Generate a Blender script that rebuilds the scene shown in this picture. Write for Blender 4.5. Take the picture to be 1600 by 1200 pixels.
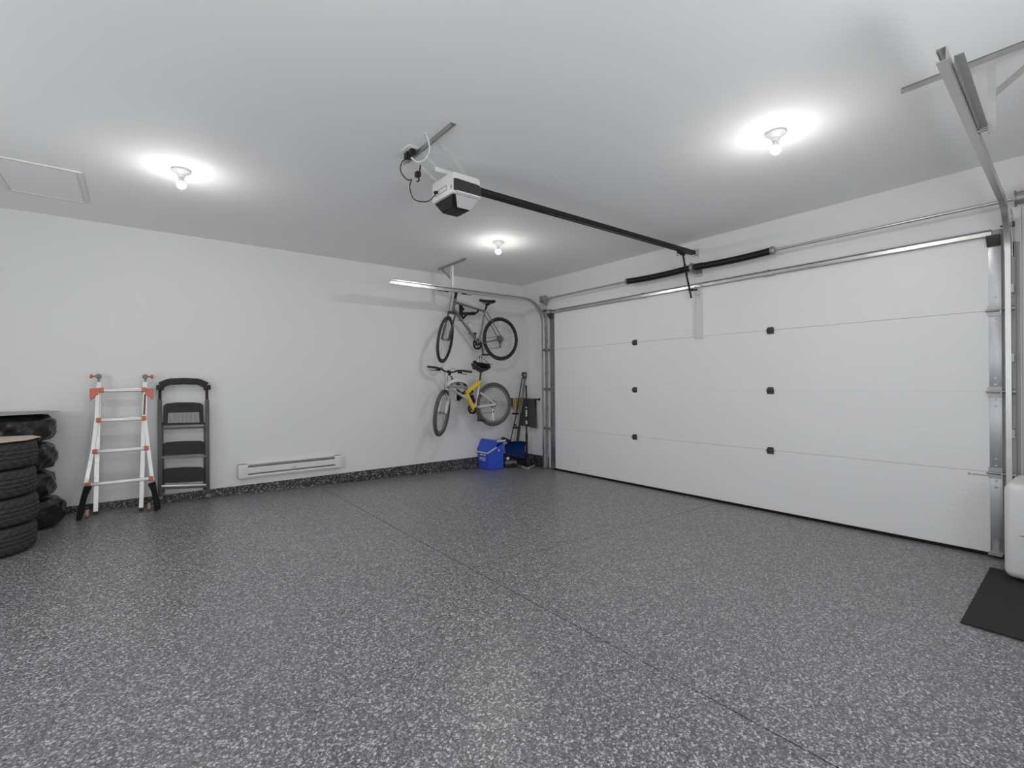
import bpy, bmesh, math, random
from mathutils import Vector, Matrix
random.seed(7)
for o in list(bpy.data.objects): bpy.data.objects.remove(o)
SC = bpy.context.scene
COL = SC.collection
V = Vector
R = math.radians

# ---------------------------------------------------------------- camera
# world: the far corner of the garage is the origin, left wall = plane y 0,
# garage door wall = plane x 0, the room lies at x<0, y<0; metres.
F_PX, YAW, PIT, ROLL = 753.08, .66420, -.0017, -.0090
CAM = V((-5.0886, -6.2539, 1.348))
FW = V((math.sin(YAW)*math.cos(PIT), math.cos(YAW)*math.cos(PIT), math.sin(PIT)))
_rt = V((math.cos(YAW), -math.sin(YAW), 0)); _up = _rt.cross(FW)
RT = _rt*math.cos(ROLL)+_up*math.sin(ROLL)
UP = -_rt*math.sin(ROLL)+_up*math.cos(ROLL)
cd = bpy.data.cameras.new('camera')
cam = bpy.data.objects.new('camera', cd); COL.objects.link(cam)
cd.sensor_fit = 'HORIZONTAL'; cd.sensor_width = 36.0; cd.lens = 36.0*F_PX/1600
cd.clip_start = .02; cd.clip_end = 100
M = Matrix((RT, UP, -FW)).transposed().to_4x4(); M.translation = CAM
cam.matrix_world = M
SC.camera = cam

def ray(px, py): return FW+RT*((px-800)/F_PX)-UP*((py-600)/F_PX)
def onp(n, d, px, py):
    "where the sight line of a measured pixel meets the real plane n.p = d"
    r = ray(px, py); n = V(n)
    return CAM+r*((d-n.dot(CAM))/n.dot(r))
def atx(x, px, py): return onp((1, 0, 0), x, px, py)
def aty(y, px, py): return onp((0, 1, 0), y, px, py)
def atz(z, px, py): return onp((0, 0, 1), z, px, py)

# ---------------------------------------------------------------- world, exposure
w = bpy.data.worlds.new('world'); SC.world = w; w.use_nodes = True
bg = w.node_tree.nodes['Background']
bg.inputs[0].default_value = (.8, .88, 1, 1); bg.inputs[1].default_value = .6
vs = SC.view_settings
SC.display_settings.display_device = 'sRGB'
vs.view_transform = 'Standard'; vs.look = 'None'; vs.gamma = 1.0; vs.use_curve_mapping = False
vs.exposure = .36
BULB = 640.0          # strength of the four bare bulbs
REAR_FILL = 31.0           # fill lamps added in made-up openings behind the camera

# ---------------------------------------------------------------- materials
def mat(name, col, rough=.5, metal=0., noise=0., scale=20., bump=0., bscale=None, coat=0., emit=None, alpha=None, spec=.5, trans=0.):
    m = bpy.data.materials.new(name); m.use_nodes = True
    nt = m.node_tree; b = nt.nodes['Principled BSDF']
    b.inputs['Base Color'].default_value = (*col, 1)
    b.inputs['Roughness'].default_value = rough
    b.inputs['Metallic'].default_value = metal
    b.inputs['Coat Weight'].default_value = coat
    b.inputs['Specular IOR Level'].default_value = spec
    b.inputs['Transmission Weight'].default_value = trans
    if alpha is not None: b.inputs['Alpha'].default_value = alpha
    tc = nt.nodes.new('ShaderNodeTexCoord')
    if noise:
        n = nt.nodes.new('ShaderNodeTexNoise'); n.inputs['Scale'].default_value = scale; n.inputs['Detail'].default_value = 5
        nt.links.new(tc.outputs['Object'], n.inputs['Vector'])
        mr = nt.nodes.new('ShaderNodeMapRange'); mr.inputs[3].default_value = 1-noise; mr.inputs[4].default_value = 1+noise
        nt.links.new(n.outputs['Fac'], mr.inputs[0])
        vm = nt.nodes.new('ShaderNodeVectorMath'); vm.operation = 'SCALE'
        vm.inputs[0].default_value = col
        nt.links.new(mr.outputs[0], vm.inputs['Scale']); nt.links.new(vm.outputs[0], b.inputs['Base Color'])
        if metal > .5:
            m2 = nt.nodes.new('ShaderNodeMapRange'); m2.inputs[3].default_value = max(rough-.12, .05); m2.inputs[4].default_value = rough+.12
            nt.links.new(n.outputs['Fac'], m2.inputs[0]); nt.links.new(m2.outputs[0], b.inputs['Roughness'])
    if bump:
        n2 = nt.nodes.new('ShaderNodeTexNoise'); n2.inputs['Scale'].default_value = bscale or 80; n2.inputs['Detail'].default_value = 4
        nt.links.new(tc.outputs['Object'], n2.inputs['Vector'])
        bp = nt.nodes.new('ShaderNodeBump'); bp.inputs['Strength'].default_value = bump; bp.inputs['Distance'].default_value = .004
        nt.links.new(n2.outputs['Fac'], bp.inputs['Height']); nt.links.new(bp.outputs[0], b.inputs['Normal'])
    if emit:
        b.inputs['Emission Color'].default_value = (*emit[0], 1); b.inputs['Emission Strength'].default_value = emit[1]
    return m

def flake(name, rough, base, mid, hi, dark, spec=.5, scale=128.):
    "epoxy coat strewn with vinyl chips: two layers of voronoi chips, random grey per chip"
    m = bpy.data.materials.new(name); m.use_nodes = True
    nt = m.node_tree; b = nt.nodes['Principled BSDF']; L = nt.links
    tc = nt.nodes.new('ShaderNodeTexCoord')
    nz = nt.nodes.new('ShaderNodeTexNoise'); nz.inputs['Scale'].default_value = 60
    L.new(tc.outputs['Object'], nz.inputs['Vector'])
    mx = nt.nodes.new('ShaderNodeVectorMath'); mx.operation = 'MULTIPLY_ADD'; mx.inputs[1].default_value = (.007, .007, .007)
    L.new(nz.outputs['Color'], mx.inputs[0]); L.new(tc.outputs['Object'], mx.inputs[2])
    prev = None
    for i, (sc, lo) in enumerate(((scale, 0), (scale*1.7, .0))):
        v = nt.nodes.new('ShaderNodeTexVoronoi'); v.inputs['Scale'].default_value = sc
        L.new(mx.outputs[0], v.inputs['Vector'])
        sp = nt.nodes.new('ShaderNodeSeparateColor'); L.new(v.outputs['Color'], sp.inputs[0])
        cr = nt.nodes.new('ShaderNodeValToRGB'); cr.color_ramp.interpolation = 'CONSTANT'
        e = cr.color_ramp.elements
        e[0].position = 0; e[0].color = (*dark, 1)
        e[1].position = .17; e[1].color = (*base, 1)
        for p, c in ((.55, mid), (.76, tuple(x*1.4 for x in mid)), (.87, hi)):
            k = e.new(p); k.color = (*c, 1)
        L.new(sp.outputs[0], cr.inputs[0])
        if prev is None: prev = cr
        else:
            mm = nt.nodes.new('ShaderNodeMix'); mm.data_type = 'RGBA'; mm.inputs[0].default_value = .45
            L.new(prev.outputs[0], mm.inputs[6]); L.new(cr.outputs[0], mm.inputs[7])
            L.new(mm.outputs[2], b.inputs['Base Color'])
    b.inputs['Roughness'].default_value = rough
    b.inputs['Specular IOR Level'].default_value = spec
    n2 = nt.nodes.new('ShaderNodeTexNoise'); n2.inputs['Scale'].default_value = 25; n2.inputs['Detail'].default_value = 3
    L.new(tc.outputs['Object'], n2.inputs['Vector'])
    bp = nt.nodes.new('ShaderNodeBump'); bp.inputs['Strength'].default_value = .06; bp.inputs['Distance'].default_value = .004
    L.new(n2.outputs['Fac'], bp.inputs['Height']); L.new(bp.outputs[0], b.inputs['Normal'])
    return m

G = lambda v: (v, v, v)
m_wall = mat('wall_paint', G(.79), .75, bump=.08, bscale=120)
m_ceil = mat('ceiling_paint', G(.91), .85, bump=.06, bscale=150)
m_floor = flake('epoxy_flake_floor', .35, (.112, .113, .119), (.185, .187, .194), (.66, .66, .67), (.045, .046, .05), spec=.62)
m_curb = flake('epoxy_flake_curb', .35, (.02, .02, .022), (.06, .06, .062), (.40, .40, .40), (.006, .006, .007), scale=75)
m_joint = mat('dark_joint_concrete', G(.035), .8)  # dark grey base that shows in the floor joints
m_door = mat('door_white_steel', G(.87), .42, bump=.05, bscale=250)
m_galv = mat('galvanised_steel', (.60, .60, .585), .34, .92, noise=.12, scale=14)
m_galvd = mat('galvanised_steel_dull', (.40, .40, .40), .45, .85, noise=.15, scale=18)
m_stile = mat('stile_steel', (.40, .405, .42), .33, .95)
m_black = mat('black_plastic', G(.011), .45, noise=.2, spec=.35)
m_boot = mat('matte_black_boot', G(.006), .6, spec=.25)
m_blackm = mat('black_metal', G(.022), .3, .4)
m_spring = mat('oiled_spring_steel', (.03, .027, .025), .38, .75, noise=.3, scale=40)
m_tyre = mat('grey_worn_bicycle_rubber', (.10, .096, .09), .75)
m_rubber = mat('black_rubber', G(.036), .72, noise=.25, scale=9)
m_bag = mat('black_plastic_bag', G(.012), .28, noise=.3, scale=6, bump=.5, bscale=9)
m_card = mat('cardboard', (.56, .46, .36), .85, noise=.08, scale=12)
m_cardg = mat('grey_cardboard', (.42, .40, .37), .85, noise=.08, scale=12)
m_white = mat('white_plastic', G(.78), .4)
m_whitem = mat('white_enamel', G(.76), .35)
m_porc = mat('porcelain', G(.80), .25)
m_bulb = mat('lit_bulb_glass', G(.9), .3, emit=((1, .97, .93), BULB))
m_bulb2 = mat('bulb_shoulder_glow', G(.9), .3, emit=((1, .97, .93), BULB*.07))
m_alu = mat('brushed_aluminium', (.56, .55, .54), .36, .7, noise=.06, scale=30)
m_orange = mat('orange_plastic', (.62, .16, .09), .45)
m_grey = mat('grey_plastic', G(.20), .45)
m_dgrey = mat('dark_grey_steel', G(.075), .42, .3)
m_lens = mat('diffuser_lens', G(.62), .25, coat=.4)
m_blue = mat('royal_blue_plastic', (.035, .10, .62), .36)
m_blued = mat('dark_blue_plastic', (.014, .07, .32), .33)
m_navy = mat('navy_foam', (.012, .02, .075), .6)
m_yell = mat('yellow_paint', (.84, .58, .04), .32, coat=.4)
m_silver = mat('silver_paint', (.66, .66, .65), .32, .25)
m_greyp = mat('gunmetal_paint', (.23, .23, .23), .3, .55)
m_chrome = mat('chrome', G(.75), .15, 1.)
m_ylw = mat('yellow_cloth', (.80, .64, .30), .9, bump=.4, bscale=60)
m_brown = mat('brown_towel', (.175, .155, .145), .95, bump=.6, bscale=90)
m_wood = mat('ash_wood', (.42, .30, .20), .6, noise=.15)
m_clearp = mat('smoked_clear_plastic', G(.30), .12, coat=.6)
m_green = mat('grey_green_plastic', (.13, .17, .15), .5)
m_sticker = mat('white_sticker', G(.7), .6)
m_mat = mat('rubber_mat', G(.016), .8, noise=.25, scale=30, bump=.6, bscale=180)

# ---------------------------------------------------------------- mesh helpers
def B(): return bmesh.new()
def box(bm, lo, hi, bev=0., mtx=None):
    c = (V(lo)+V(hi))/2; s = V(hi)-V(lo)
    g = bmesh.ops.create_cube(bm, size=1.0)
    for v in g['verts']: v.co = V((v.co.x*s.x, v.co.y*s.y, v.co.z*s.z))+c
    vs_ = g['verts']
    if bev:
        es = list({e for v in vs_ for e in v.link_edges})
        r = bmesh.ops.bevel(bm, geom=es, offset=bev, segments=2, affect='EDGES', profile=.6)
        vs_ = r['verts']
    if mtx is not None:
        vset = set(vs_)
        if bev:  # gather the island
            st = list(vset); seen = set(st)
            while st:
                a = st.pop()
                for e in a.link_edges:
                    o = e.other_vert(a)
                    if o not in seen: seen.add(o); st.append(o)
            vset = seen
        for v in vset: v.co = mtx @ v.co
    return bm
def frame(d, hint=V((0, 0, 1))):
    d = d.normalized()
    if abs(d.dot(hint)) > .97: hint = V((1, 0, 0))
    s = d.cross(hint).normalized(); u = s.cross(d).normalized()
    return s, u
def beam(bm, a, b, w, h, hint=V((0, 0, 1)), bev=0.):
    "rectangular bar from a to b, w across, h along the hint"
    a = V(a); b = V(b); d = (b-a).normalized(); s, u = frame(d, V(hint))
    mtx = Matrix((s, d, u)).transposed().to_4x4(); mtx.translation = (a+b)/2
    L = (b-a).length
    return box(bm, (-w/2, -L/2, -h/2), (w/2, L/2, h/2), bev, mtx)
def tube(bm, pts, r, n=10, closed=False, caps=True):
    pts = [V(p) for p in pts]; N = len(pts)
    rs = r if isinstance(r, (list, tuple)) else [r]*N
    rings = []; up = None
    for i, p in enumerate(pts):
        if closed: t = pts[(i+1) % N]-pts[i-1]
        else: t = pts[min(i+1, N-1)]-pts[max(i-1, 0)]
        t.normalize()
        if up is None: s, up = frame(t)
        else:
            up = up-t*up.dot(t)
            if up.length < 1e-6: s, up = frame(t)
            up.normalize()
        s = t.cross(up).normalized()
        rings.append([bm.verts.new(p+(s*math.cos(2*math.pi*k/n)+up*math.sin(2*math.pi*k/n))*rs[i]) for k in range(n)])
    for i in range(N if closed else N-1):
        a = rings[i]; b = rings[(i+1) % N]
        for k in range(n): bm.faces.new((a[k], a[(k+1) % n], b[(k+1) % n], b[k]))
    if not closed and caps:
        bm.faces.new(list(reversed(rings[0]))); bm.faces.new(rings[-1])
    return bm
def smooth(pts, k=6):
    "catmull-rom through the points"
    pts = [V(p) for p in pts]; out = []
    P = [pts[0]*2-pts[1]]+pts+[pts[-1]*2-pts[-2]]
    for i in range(1, len(P)-2):
        for j in range(k):
            t = j/k; a, b, c, d = P[i-1], P[i], P[i+1], P[i+2]
            out.append(.5*((2*b)+(c-a)*t+(2*a-5*b+4*c-d)*t*t+(3*b-a-3*c+d)*t**3))
    return out+[pts[-1]]
def lathe(bm, prof, c, axis=(0, 0, 1), n=32, closed=False, rfun=None):
    "profile of (radius, height) about axis through c"
    c = V(c); ax = V(axis).normalized(); s, u = frame(ax)
    rings = []
    for (r, h) in prof:
        if r < 1e-6: rings.append([bm.verts.new(c+ax*h)]); continue
        rings.append([bm.verts.new(c+ax*h+(s*math.cos(2*math.pi*k/n)+u*math.sin(2*math.pi*k/n))*(r+(rfun(r, h, k/n) if rfun else 0))) for k in range(n)])
    m_ = len(rings)
    for i in range(m_ if closed else m_-1):
        a = rings[i]; b = rings[(i+1) % m_]
        for k in range(n):
            k2 = (k+1) % n
            if len(a) == 1 and len(b) == 1: continue
            if len(a) == 1: bm.faces.new((a[0], b[k2], b[k]))
            elif len(b) == 1: bm.faces.new((a[k], a[k2], b[0]))
            else: bm.faces.new((a[k], a[k2], b[k2], b[k]))
    return bm
def prism(bm, poly, o, e1, e2, ex):
    "polygon (u,v) in the frame o,e1,e2 extruded by vector ex"
    o = V(o); e1 = V(e1); e2 = V(e2); ex = V(ex)
    a = [bm.verts.new(o+e1*u+e2*v) for u, v in poly]; b = [bm.verts.new(v.co+ex) for v in a]
    n = len(poly)
    bm.faces.new(a); bm.faces.new(list(reversed(b)))
    for i in range(n): bm.faces.new((a[i], b[i], b[(i+1) % n], a[(i+1) % n]))
    return bm
def sweep(bm, path, prof, side):
    "closed 2-D profile (n,s) along a planar path; s runs along the constant side vector"
    path = [V(p) for p in path]; side = V(side).normalized(); rings = []
    for i, p in enumerate(path):
        t = (path[min(i+1, len(path)-1)]-path[max(i-1, 0)]).normalized()
        nn = t.cross(side).normalized()
        rings.append([bm.verts.new(p+nn*a+side*b) for a, b in prof])
    n = len(prof)
    for i in range(len(path)-1):
        for k in range(n): bm.faces.new((rings[i][k], rings[i][(k+1) % n], rings[i+1][(k+1) % n], rings[i+1][k]))
    bm.faces.new(rings[0]); bm.faces.new(list(reversed(rings[-1])))
    return bm
def cprof(w, d, t, lip=.0):
    "open channel, web at s=0, flanges to s=d, width w along n"
    return [(-w/2, 0), (w/2, 0), (w/2, d), (w/2-t-lip, d), (w/2-t-lip, d-t), (w/2-t, d-t), (w/2-t, t), (-w/2+t, t), (-w/2+t, d-t), (-w/2+t+lip, d-t), (-w/2+t+lip, d), (-w/2, d)]
def blob(bm, c, r, sx=1, sy=1, sz=1, mtx=None, seg=16):
    g = bmesh.ops.create_uvsphere(bm, u_segments=seg, v_segments=max(8, seg//2+2), radius=r)
    for v in g['verts']:
        v.co = V((v.co.x*sx, v.co.y*sy, v.co.z*sz))
        if mtx is not None: v.co = mtx @ v.co
        v.co += V(c)
    return g['verts']

# ---------------------------------------------------------------- object helpers
ORG = {}
def obj(name, bm, m, parent=None, flat=False, label=None, origin=None):
    "link a bmesh built in world coordinates as one object"
    bmesh.ops.recalc_face_normals(bm, faces=bm.faces)
    me = bpy.data.meshes.new(name)
    if parent is not None: og = ORG[parent.name]
    elif origin is not None: og = V(origin)
    else:
        xs = [v.co for v in bm.verts]
        og = V(((min(c.x for c in xs)+max(c.x for c in xs))/2, (min(c.y for c in xs)+max(c.y for c in xs))/2, min(c.z for c in xs)))
    bmesh.ops.translate(bm, verts=bm.verts, vec=-og)
    bm.to_mesh(me); bm.free()
    if not flat:
        for p in me.polygons: p.use_smooth = True
        try: me.set_sharp_from_angle(angle=R(35))
        except Exception: pass
    me.materials.append(m)
    o = bpy.data.objects.new(name, me); COL.objects.link(o)
    if parent is not None: o.parent = parent
    else: o.location = og
    ORG[o.name] = og
    if label: o['label'] = label
    return o
def thing(name, loc, label, cat, group=None):
    o = bpy.data.objects.new(name, None); COL.objects.link(o); o.location = V(loc)
    o.empty_display_size = .1
    ORG[o.name] = V(loc); o['label'] = label; o['category'] = cat
    if group: o['group'] = group
    return o
def tag(o, label, cat, group=None):
    o['label'] = label; o['category'] = cat
    if group: o['group'] = group
    return o
def struct(name, bm, m, parent=None, flat=True):
    o = obj(name, bm, m, parent, flat, origin=None if parent else (0, 0, 0))
    if parent is None: o['kind'] = 'structure'
    return o
def clone(root, delta, label=None, group=None):
    "a copy of a thing with copies of its parts and their sub-parts, mesh data shared"
    r = root.copy(); COL.objects.link(r); r.location = root.location+V(delta)
    if label: r['label'] = label
    if group: r['group'] = group
    ORG[r.name] = ORG[root.name]+V(delta)
    for ch in list(root.children):
        c = ch.copy(); COL.objects.link(c); c.parent = r
        for g in list(ch.children):
            d = g.copy(); COL.objects.link(d); d.parent = c
    return r
def text_mesh(bm, s, size, o, e1, e2, depth=.0015):
    cu = bpy.data.curves.new('t', 'FONT'); cu.body = s; cu.size = size; cu.extrude = depth/2
    cu.align_x = 'CENTER'; cu.align_y = 'CENTER'; cu.offset = size*.02
    ob = bpy.data.objects.new('t', cu); COL.objects.link(ob)
    me = bpy.data.meshes.new_from_object(ob)
    bpy.data.objects.remove(ob)
    e1 = V(e1).normalized(); e2 = V(e2).normalized(); e3 = e1.cross(e2)
    mtx = Matrix((e1, e2, e3)).transposed().to_4x4(); mtx.translation = V(o)
    me.transform(mtx); bm.from_mesh(me); bpy.data.meshes.remove(me)
    return bm

def fz(x): return .012-.0225*x            # the slab falls towards the garage door

# ================================================================= THE ROOM
XW, YW, HC, T = -7.5, -6.95, 2.973, .15
DY0, DY1, DZ = -.77, -5.655, 2.45           # door opening
WX = .02                                    # face of the door wall
# floor: a dark base under four coated slabs, control joints between them
bm = B(); box(bm, (XW-.2, YW-.2, -.3), (.2, .2, -.25))
for v in bm.verts:
    if v.co.z > -.28: v.co.z = fz(v.co.x)-.012
floor = struct('floor', bm, m_joint)
JX, JY, jw = -3.295, -3.49, .0035
for x0, x1, y0, y1 in ((XW-.15, JX-jw, YW-.1, .1), (JX+jw, .15, YW-.1, JY-jw*.7), (JX+jw, .15, JY+jw*.7, .1)):
    bm = B(); box(bm, (x0, y0, -.05), (x1, y1, 0))
    top = [v for v in bm.verts if v.co.z > -.02]
    for v in bm.verts: v.co.z = fz(v.co.x) if v in top else fz(v.co.x)-.011
    obj('slab', bm, m_floor, floor, flat=True)
bm = B(); box(bm, (XW-T, YW-T, HC), (WX+T, T, HC+.12)); ceiling = struct('ceiling', bm, m_ceil)
bm = B(); box(bm, (XW-T, 0, -.1), (WX+T, T, HC+.02)); struct('wall_left', bm, m_wall)
bm = B()
box(bm, (WX, DY0+.0, -.1), (WX+T, .0, HC)); box(bm, (WX, YW-T, -.1), (WX+T, DY1, HC)); box(bm, (WX, DY1, DZ), (WX+T, DY0, HC))
struct('wall_right', bm, m_wall)
# walls behind the camera: unseen, their openings added to let fill light in
def holed(name, ax, at, lo, hi, wins):
    bm = B(); ys = [lo]+[q for p in wins for q in p]+[hi]
    def bx_(a, b, z0, z1):
        if ax == 'x': box(bm, (at-T, a, z0), (at, b, z1))
        else: box(bm, (a, at-T, z0), (b, at, z1))
    bx_(lo, hi, -.1, .9); bx_(lo, hi, 2.1, HC)
    for i in range(0, len(ys), 2): bx_(ys[i], ys[i+1], .9, 2.1)
    struct(name, bm, m_wall)
WR, WNR = [(-5.9, -4.9), (-3.6, -2.1)], [(-6.6, -4.9), (-3.6, -2.2)]
holed('wall_rear', 'x', XW, YW-T, T, WR); holed('wall_near', 'y', YW, XW-T, WX+T, WNR)
k = 0
for ax, wins, en in (('x', WR, .55), ('y', WNR, .66)):
    for (a, b) in wins:
        k += 1; bm = B(); at = XW if ax == 'x' else YW
        for u0, u1, z0, z1 in ((a, b, .9, .95), (a, b, 2.05, 2.1), (a, a+.05, .95, 2.05), (b-.05, b, .95, 2.05), ((a+b)/2-.025, (a+b)/2+.025, .95, 2.05)):
            if ax == 'x': box(bm, (at-.1, u0, z0), (at-.04, u1, z1))
            else: box(bm, (u0, at-.1, z0), (u1, at-.04, z1))
        struct('added_window_%d' % k, bm, m_white)  # frame of an invented opening, added to house a fill lamp
        ld = bpy.data.lights.new('added_fill', 'AREA'); ld.shape = 'RECTANGLE'; ld.size = b-a-.12; ld.size_y = 1.0
        ld.energy = REAR_FILL*en*(b-a)/1.5; ld.color = (.955, .98, 1)
        lo = bpy.data.objects.new('added_fill', ld); COL.objects.link(lo)
        # invented fill lamp, tilted up to brighten the ceiling
        d = V((1, 0, .3)) if ax == 'x' else V((0, 1, .35))
        lo.location = (XW-.02, (a+b)/2, 1.5) if ax == 'x' else ((a+b)/2, YW-.02, 1.5)
        lo.rotation_euler = d.to_track_quat('-Z', 'Y').to_euler()
# coated curb along the foot of the walls
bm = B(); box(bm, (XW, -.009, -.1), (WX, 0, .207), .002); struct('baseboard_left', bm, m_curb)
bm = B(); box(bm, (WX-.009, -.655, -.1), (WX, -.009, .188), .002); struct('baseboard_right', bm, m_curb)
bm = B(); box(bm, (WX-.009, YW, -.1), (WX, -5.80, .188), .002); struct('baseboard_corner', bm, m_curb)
# attic hatch: panel set in a trim frame
hx0, hx1, hy0, hy1 = -5.875, -5.42, -.63, -1.36
bm = B()
for lo, hi in (((hx0-.03, hy0, HC-.010), (hx1+.03, hy0+.03, HC)), ((hx0-.03, hy1-.03, HC-.010), (hx1+.03, hy1, HC)), ((hx0-.03, hy1, HC-.010), (hx0, hy0, HC)), ((hx1, hy1, HC-.010), (hx1+.03, hy0, HC))):
    box(bm, lo, hi, .003)
h = struct('trim_1', bm, m_wall)
bm = B(); box(bm, (hx0+.002, hy1+.002, HC-.006), (hx1-.002, hy0-.002, HC-.0005)); obj('hatch_panel', bm, m_ceil, h, flat=True)

# ================================================================= GARAGE DOOR
dx0, dx1 = -.022, .018
door = bpy.data.objects.new('door_1', None); COL.objects.link(door); door.location = (0, -3.21, .0)
ORG[door.name] = V(door.location); door['kind'] = 'structure'
door['label'] = 'closed white sectional garage door of four wide panels'
DA, DB, Z0, S = -.745, -5.68, .040, .607
for k in range(4):
    bm = B(); z = Z0+k*S
    # face profile with a tongue joint and shallow pressed grooves
    pr = [(dx1, z), (dx1, z+S-.0016), (dx0+.0015, z+S-.0016), (dx0, z+S-.003)]
    for g in (.455, .30, .155):
        zz = z+g
        pr += [(dx0, zz+.004), (dx0+.0007, zz), (dx0, zz-.004)]
    pr += [(dx0, z+.0015), (dx0+.0015, z)]
    prism(bm, pr, (0, DA, 0), (1, 0, 0), (0, 0, 1), (0, DB-DA, 0))
    obj('panel', bm, m_door, door, flat=True)
bm = B(); box(bm, (dx0+.003, DB, .004), (dx1-.003, DA, Z0), .003); obj('bottom_seal', bm, m_boot, door)
# end stiles: steel plates wrapped on both ends of every section
for k in range(4):
    z = Z0+k*S
    for y0, y1 in ((DA-.105, DA-.0), (DB, DB+.068)):
        bm = B(); box(bm, (dx0-.003, y0, z+.004), (dx0+.0, y1, z+S-.006), .001)
        for q in (.05, .10, S-.11, S-.06):
            lathe(bm, [(0, .005), (.008, .004), (.009, 0)], (dx0-.003, (y0+y1)/2, z+q), (-1, 0, 0), 8)
        obj('end_stile', bm, m_stile, door)
# end hinges with roller arms at the section joints, top and bottom brackets
for k in range(0, 5):
    z = Z0+k*S
    for y0, y1, sg in ((DA-.085, DA, 1), (DB-.0, DB+.075, -1)):
        yr = y1 if sg > 0 else y0
        bm = B()
        if k in (1, 2, 3):
            box(bm, (dx0-.009, y0, z-.045), (dx0-.003, y1, z-.006)); box(bm, (dx0-.009, y0, z+.002), (dx0-.003, y1, z+.036))
            tube(bm, [(dx0-.014, y0-.015, z-.004), (dx0-.014, y1+.01, z-.004)], .009, 10)
            box(bm, (dx0-.05, yr-.005, z-.03), (dx0-.003, yr+.004, z+.02))
            tube(bm, [(dx0-.048, y0, z), (dx0-.048, yr+sg*.055, z)], .0055, 8)
            lathe(bm, [(0, -.011), (.019, -.011), (.022, 0), (.019, .011), (0, .011)], (dx0-.048, yr+sg*.064, z), (0, 1, 0), 14)
            obj('end_hinge', bm, m_galvd, door)
        elif k == 0:
            box(bm, (dx0-.012, y0, Z0+.002), (dx0-.003, y1, Z0+.012)); box(bm, (dx0-.05, y0, Z0-.006), (dx0-.003, y1, Z0+.003))
            box(bm, (dx0-.011, y0+.02, Z0+.01), (dx0-.003, y1-.02, Z0+.09))
            obj('bottom_bracket', bm, m_galvd, door)
        else:
            zt = Z0+4*S
            prism(bm, [(0, 0), (0, -.075), (-.012, -.075), (-.06, -.012), (-.062, 0)], (dx0-.003, y0, zt-.055), (1, 0, 0), (0, 0, 1), (0, y1-y0, 0))
            tube(bm, [(dx0-.045, y0, zt+.0), (dx0-.045, yr+sg*.055, zt+.0)], .006, 8)
            lathe(bm, [(0, -.011), (.019, -.011), (.022, 0), (.019, .011), (0, .011)], (dx0-.045, yr+sg*.064, zt), (0, 1, 0), 14)
            obj('top_bracket', bm, m_dgrey, door)
# intermediate hinges
for k, pys in ((3, (534, 515.5)), (2, (608.5, 609)), (1, (683, 704))):
    for px, py in zip((991.5, 1203.5), pys):
        p = atx(dx0-.01, px, py); y, z = p.y, Z0+k*S-.004
        bm = B()
        prism(bm, [(-.032, -.036), (.032, -.036), (.032, -.004), (-.032, -.004)], (dx0-.004, y, z), (0, 1, 0), (0, 0, 1), (.004, 0, 0))
        prism(bm, [(-.032, .004), (.032, .004), (.026, .034), (-.026, .034)], (dx0-.004, y, z), (0, 1, 0), (0, 0, 1), (.004, 0, 0))
        tube(bm, [(dx0-.013, y-.034, z), (dx0-.013, y+.034, z)], .010, 10)
        box(bm, (dx0-.016, y-.030, z-.028), (dx0-.003, y-.024, z+.026)); box(bm, (dx0-.016, y+.024, z-.028), (dx0-.003, y+.030, z+.026))
        for a, b in ((-.016, -.022), (.016, -.022), (-.013, .02), (.013, .02)):
            lathe(bm, [(0, .005), (.005, .004), (.006, 0)], (dx0-.004, y+a, z+b), (-1, 0, 0), 6)
        obj('hinge', bm, m_dgrey, door)
# reinforcing strut along the top edge: two overlapping channels
zs = Z0+4*S-.032
bm = B()
prism(bm, [(0, -.026), (0, .026), (-.03, .026), (-.034, .020), (-.012, .014), (-.012, -.014), (-.034, -.020), (-.03, -.026)], (dx0-.002, DA-.01, zs), (1, 0, 0), (0, 0, 1), (0, DB+.05-DA+.01, 0))
obj('strut', bm, m_galv, door)
for y in (-2.49, -4.03):
    bm = B(); box(bm, (dx0-.040, y-.055, zs-.030), (dx0-.002, y+.055, zs-.024), .001); box(bm, (dx0-.040, y-.012, zs+.024), (dx0-.002, y+.012, zs+.034), .002)
    obj('strut_clip', bm, m_galvd, door)
# opener bracket: white channel down the middle of the top section
yb = atx(dx0-.03, 1090, 500).y
bm = B()
box(bm, (dx0-.032, yb-.042, Z0+3*S-.03), (dx0-.001, yb-.034, zs-.005), .002)
box(bm, (dx0-.032, yb+.034, Z0+3*S-.03), (dx0-.001, yb+.042, zs-.005), .002)
box(bm, (dx0-.006, yb-.036, Z0+3*S-.03), (dx0-.001, yb+.036, zs-.005), .001)
box(bm, (dx0-.04, yb-.048, zs-.10), (dx0-.001, yb+.048, zs-.09), .002)
obj('operator_bracket', bm, m_white, door)
# small faint sticker low on the right of the door
p = atx(dx0, 1533, 742)
bm = B(); box(bm, (dx0-.0012, p.y-.05, p.z-.005), (dx0-.0002, p.y+.05, p.z+.005)); lathe(bm, [(0, .0013), (.010, .0013), (.010, 0)], (dx0, p.y+.065, p.z), (-1, 0, 0), 12)
obj('sticker', bm, mat('grey_sticker', G(.45), .6), door)

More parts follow.
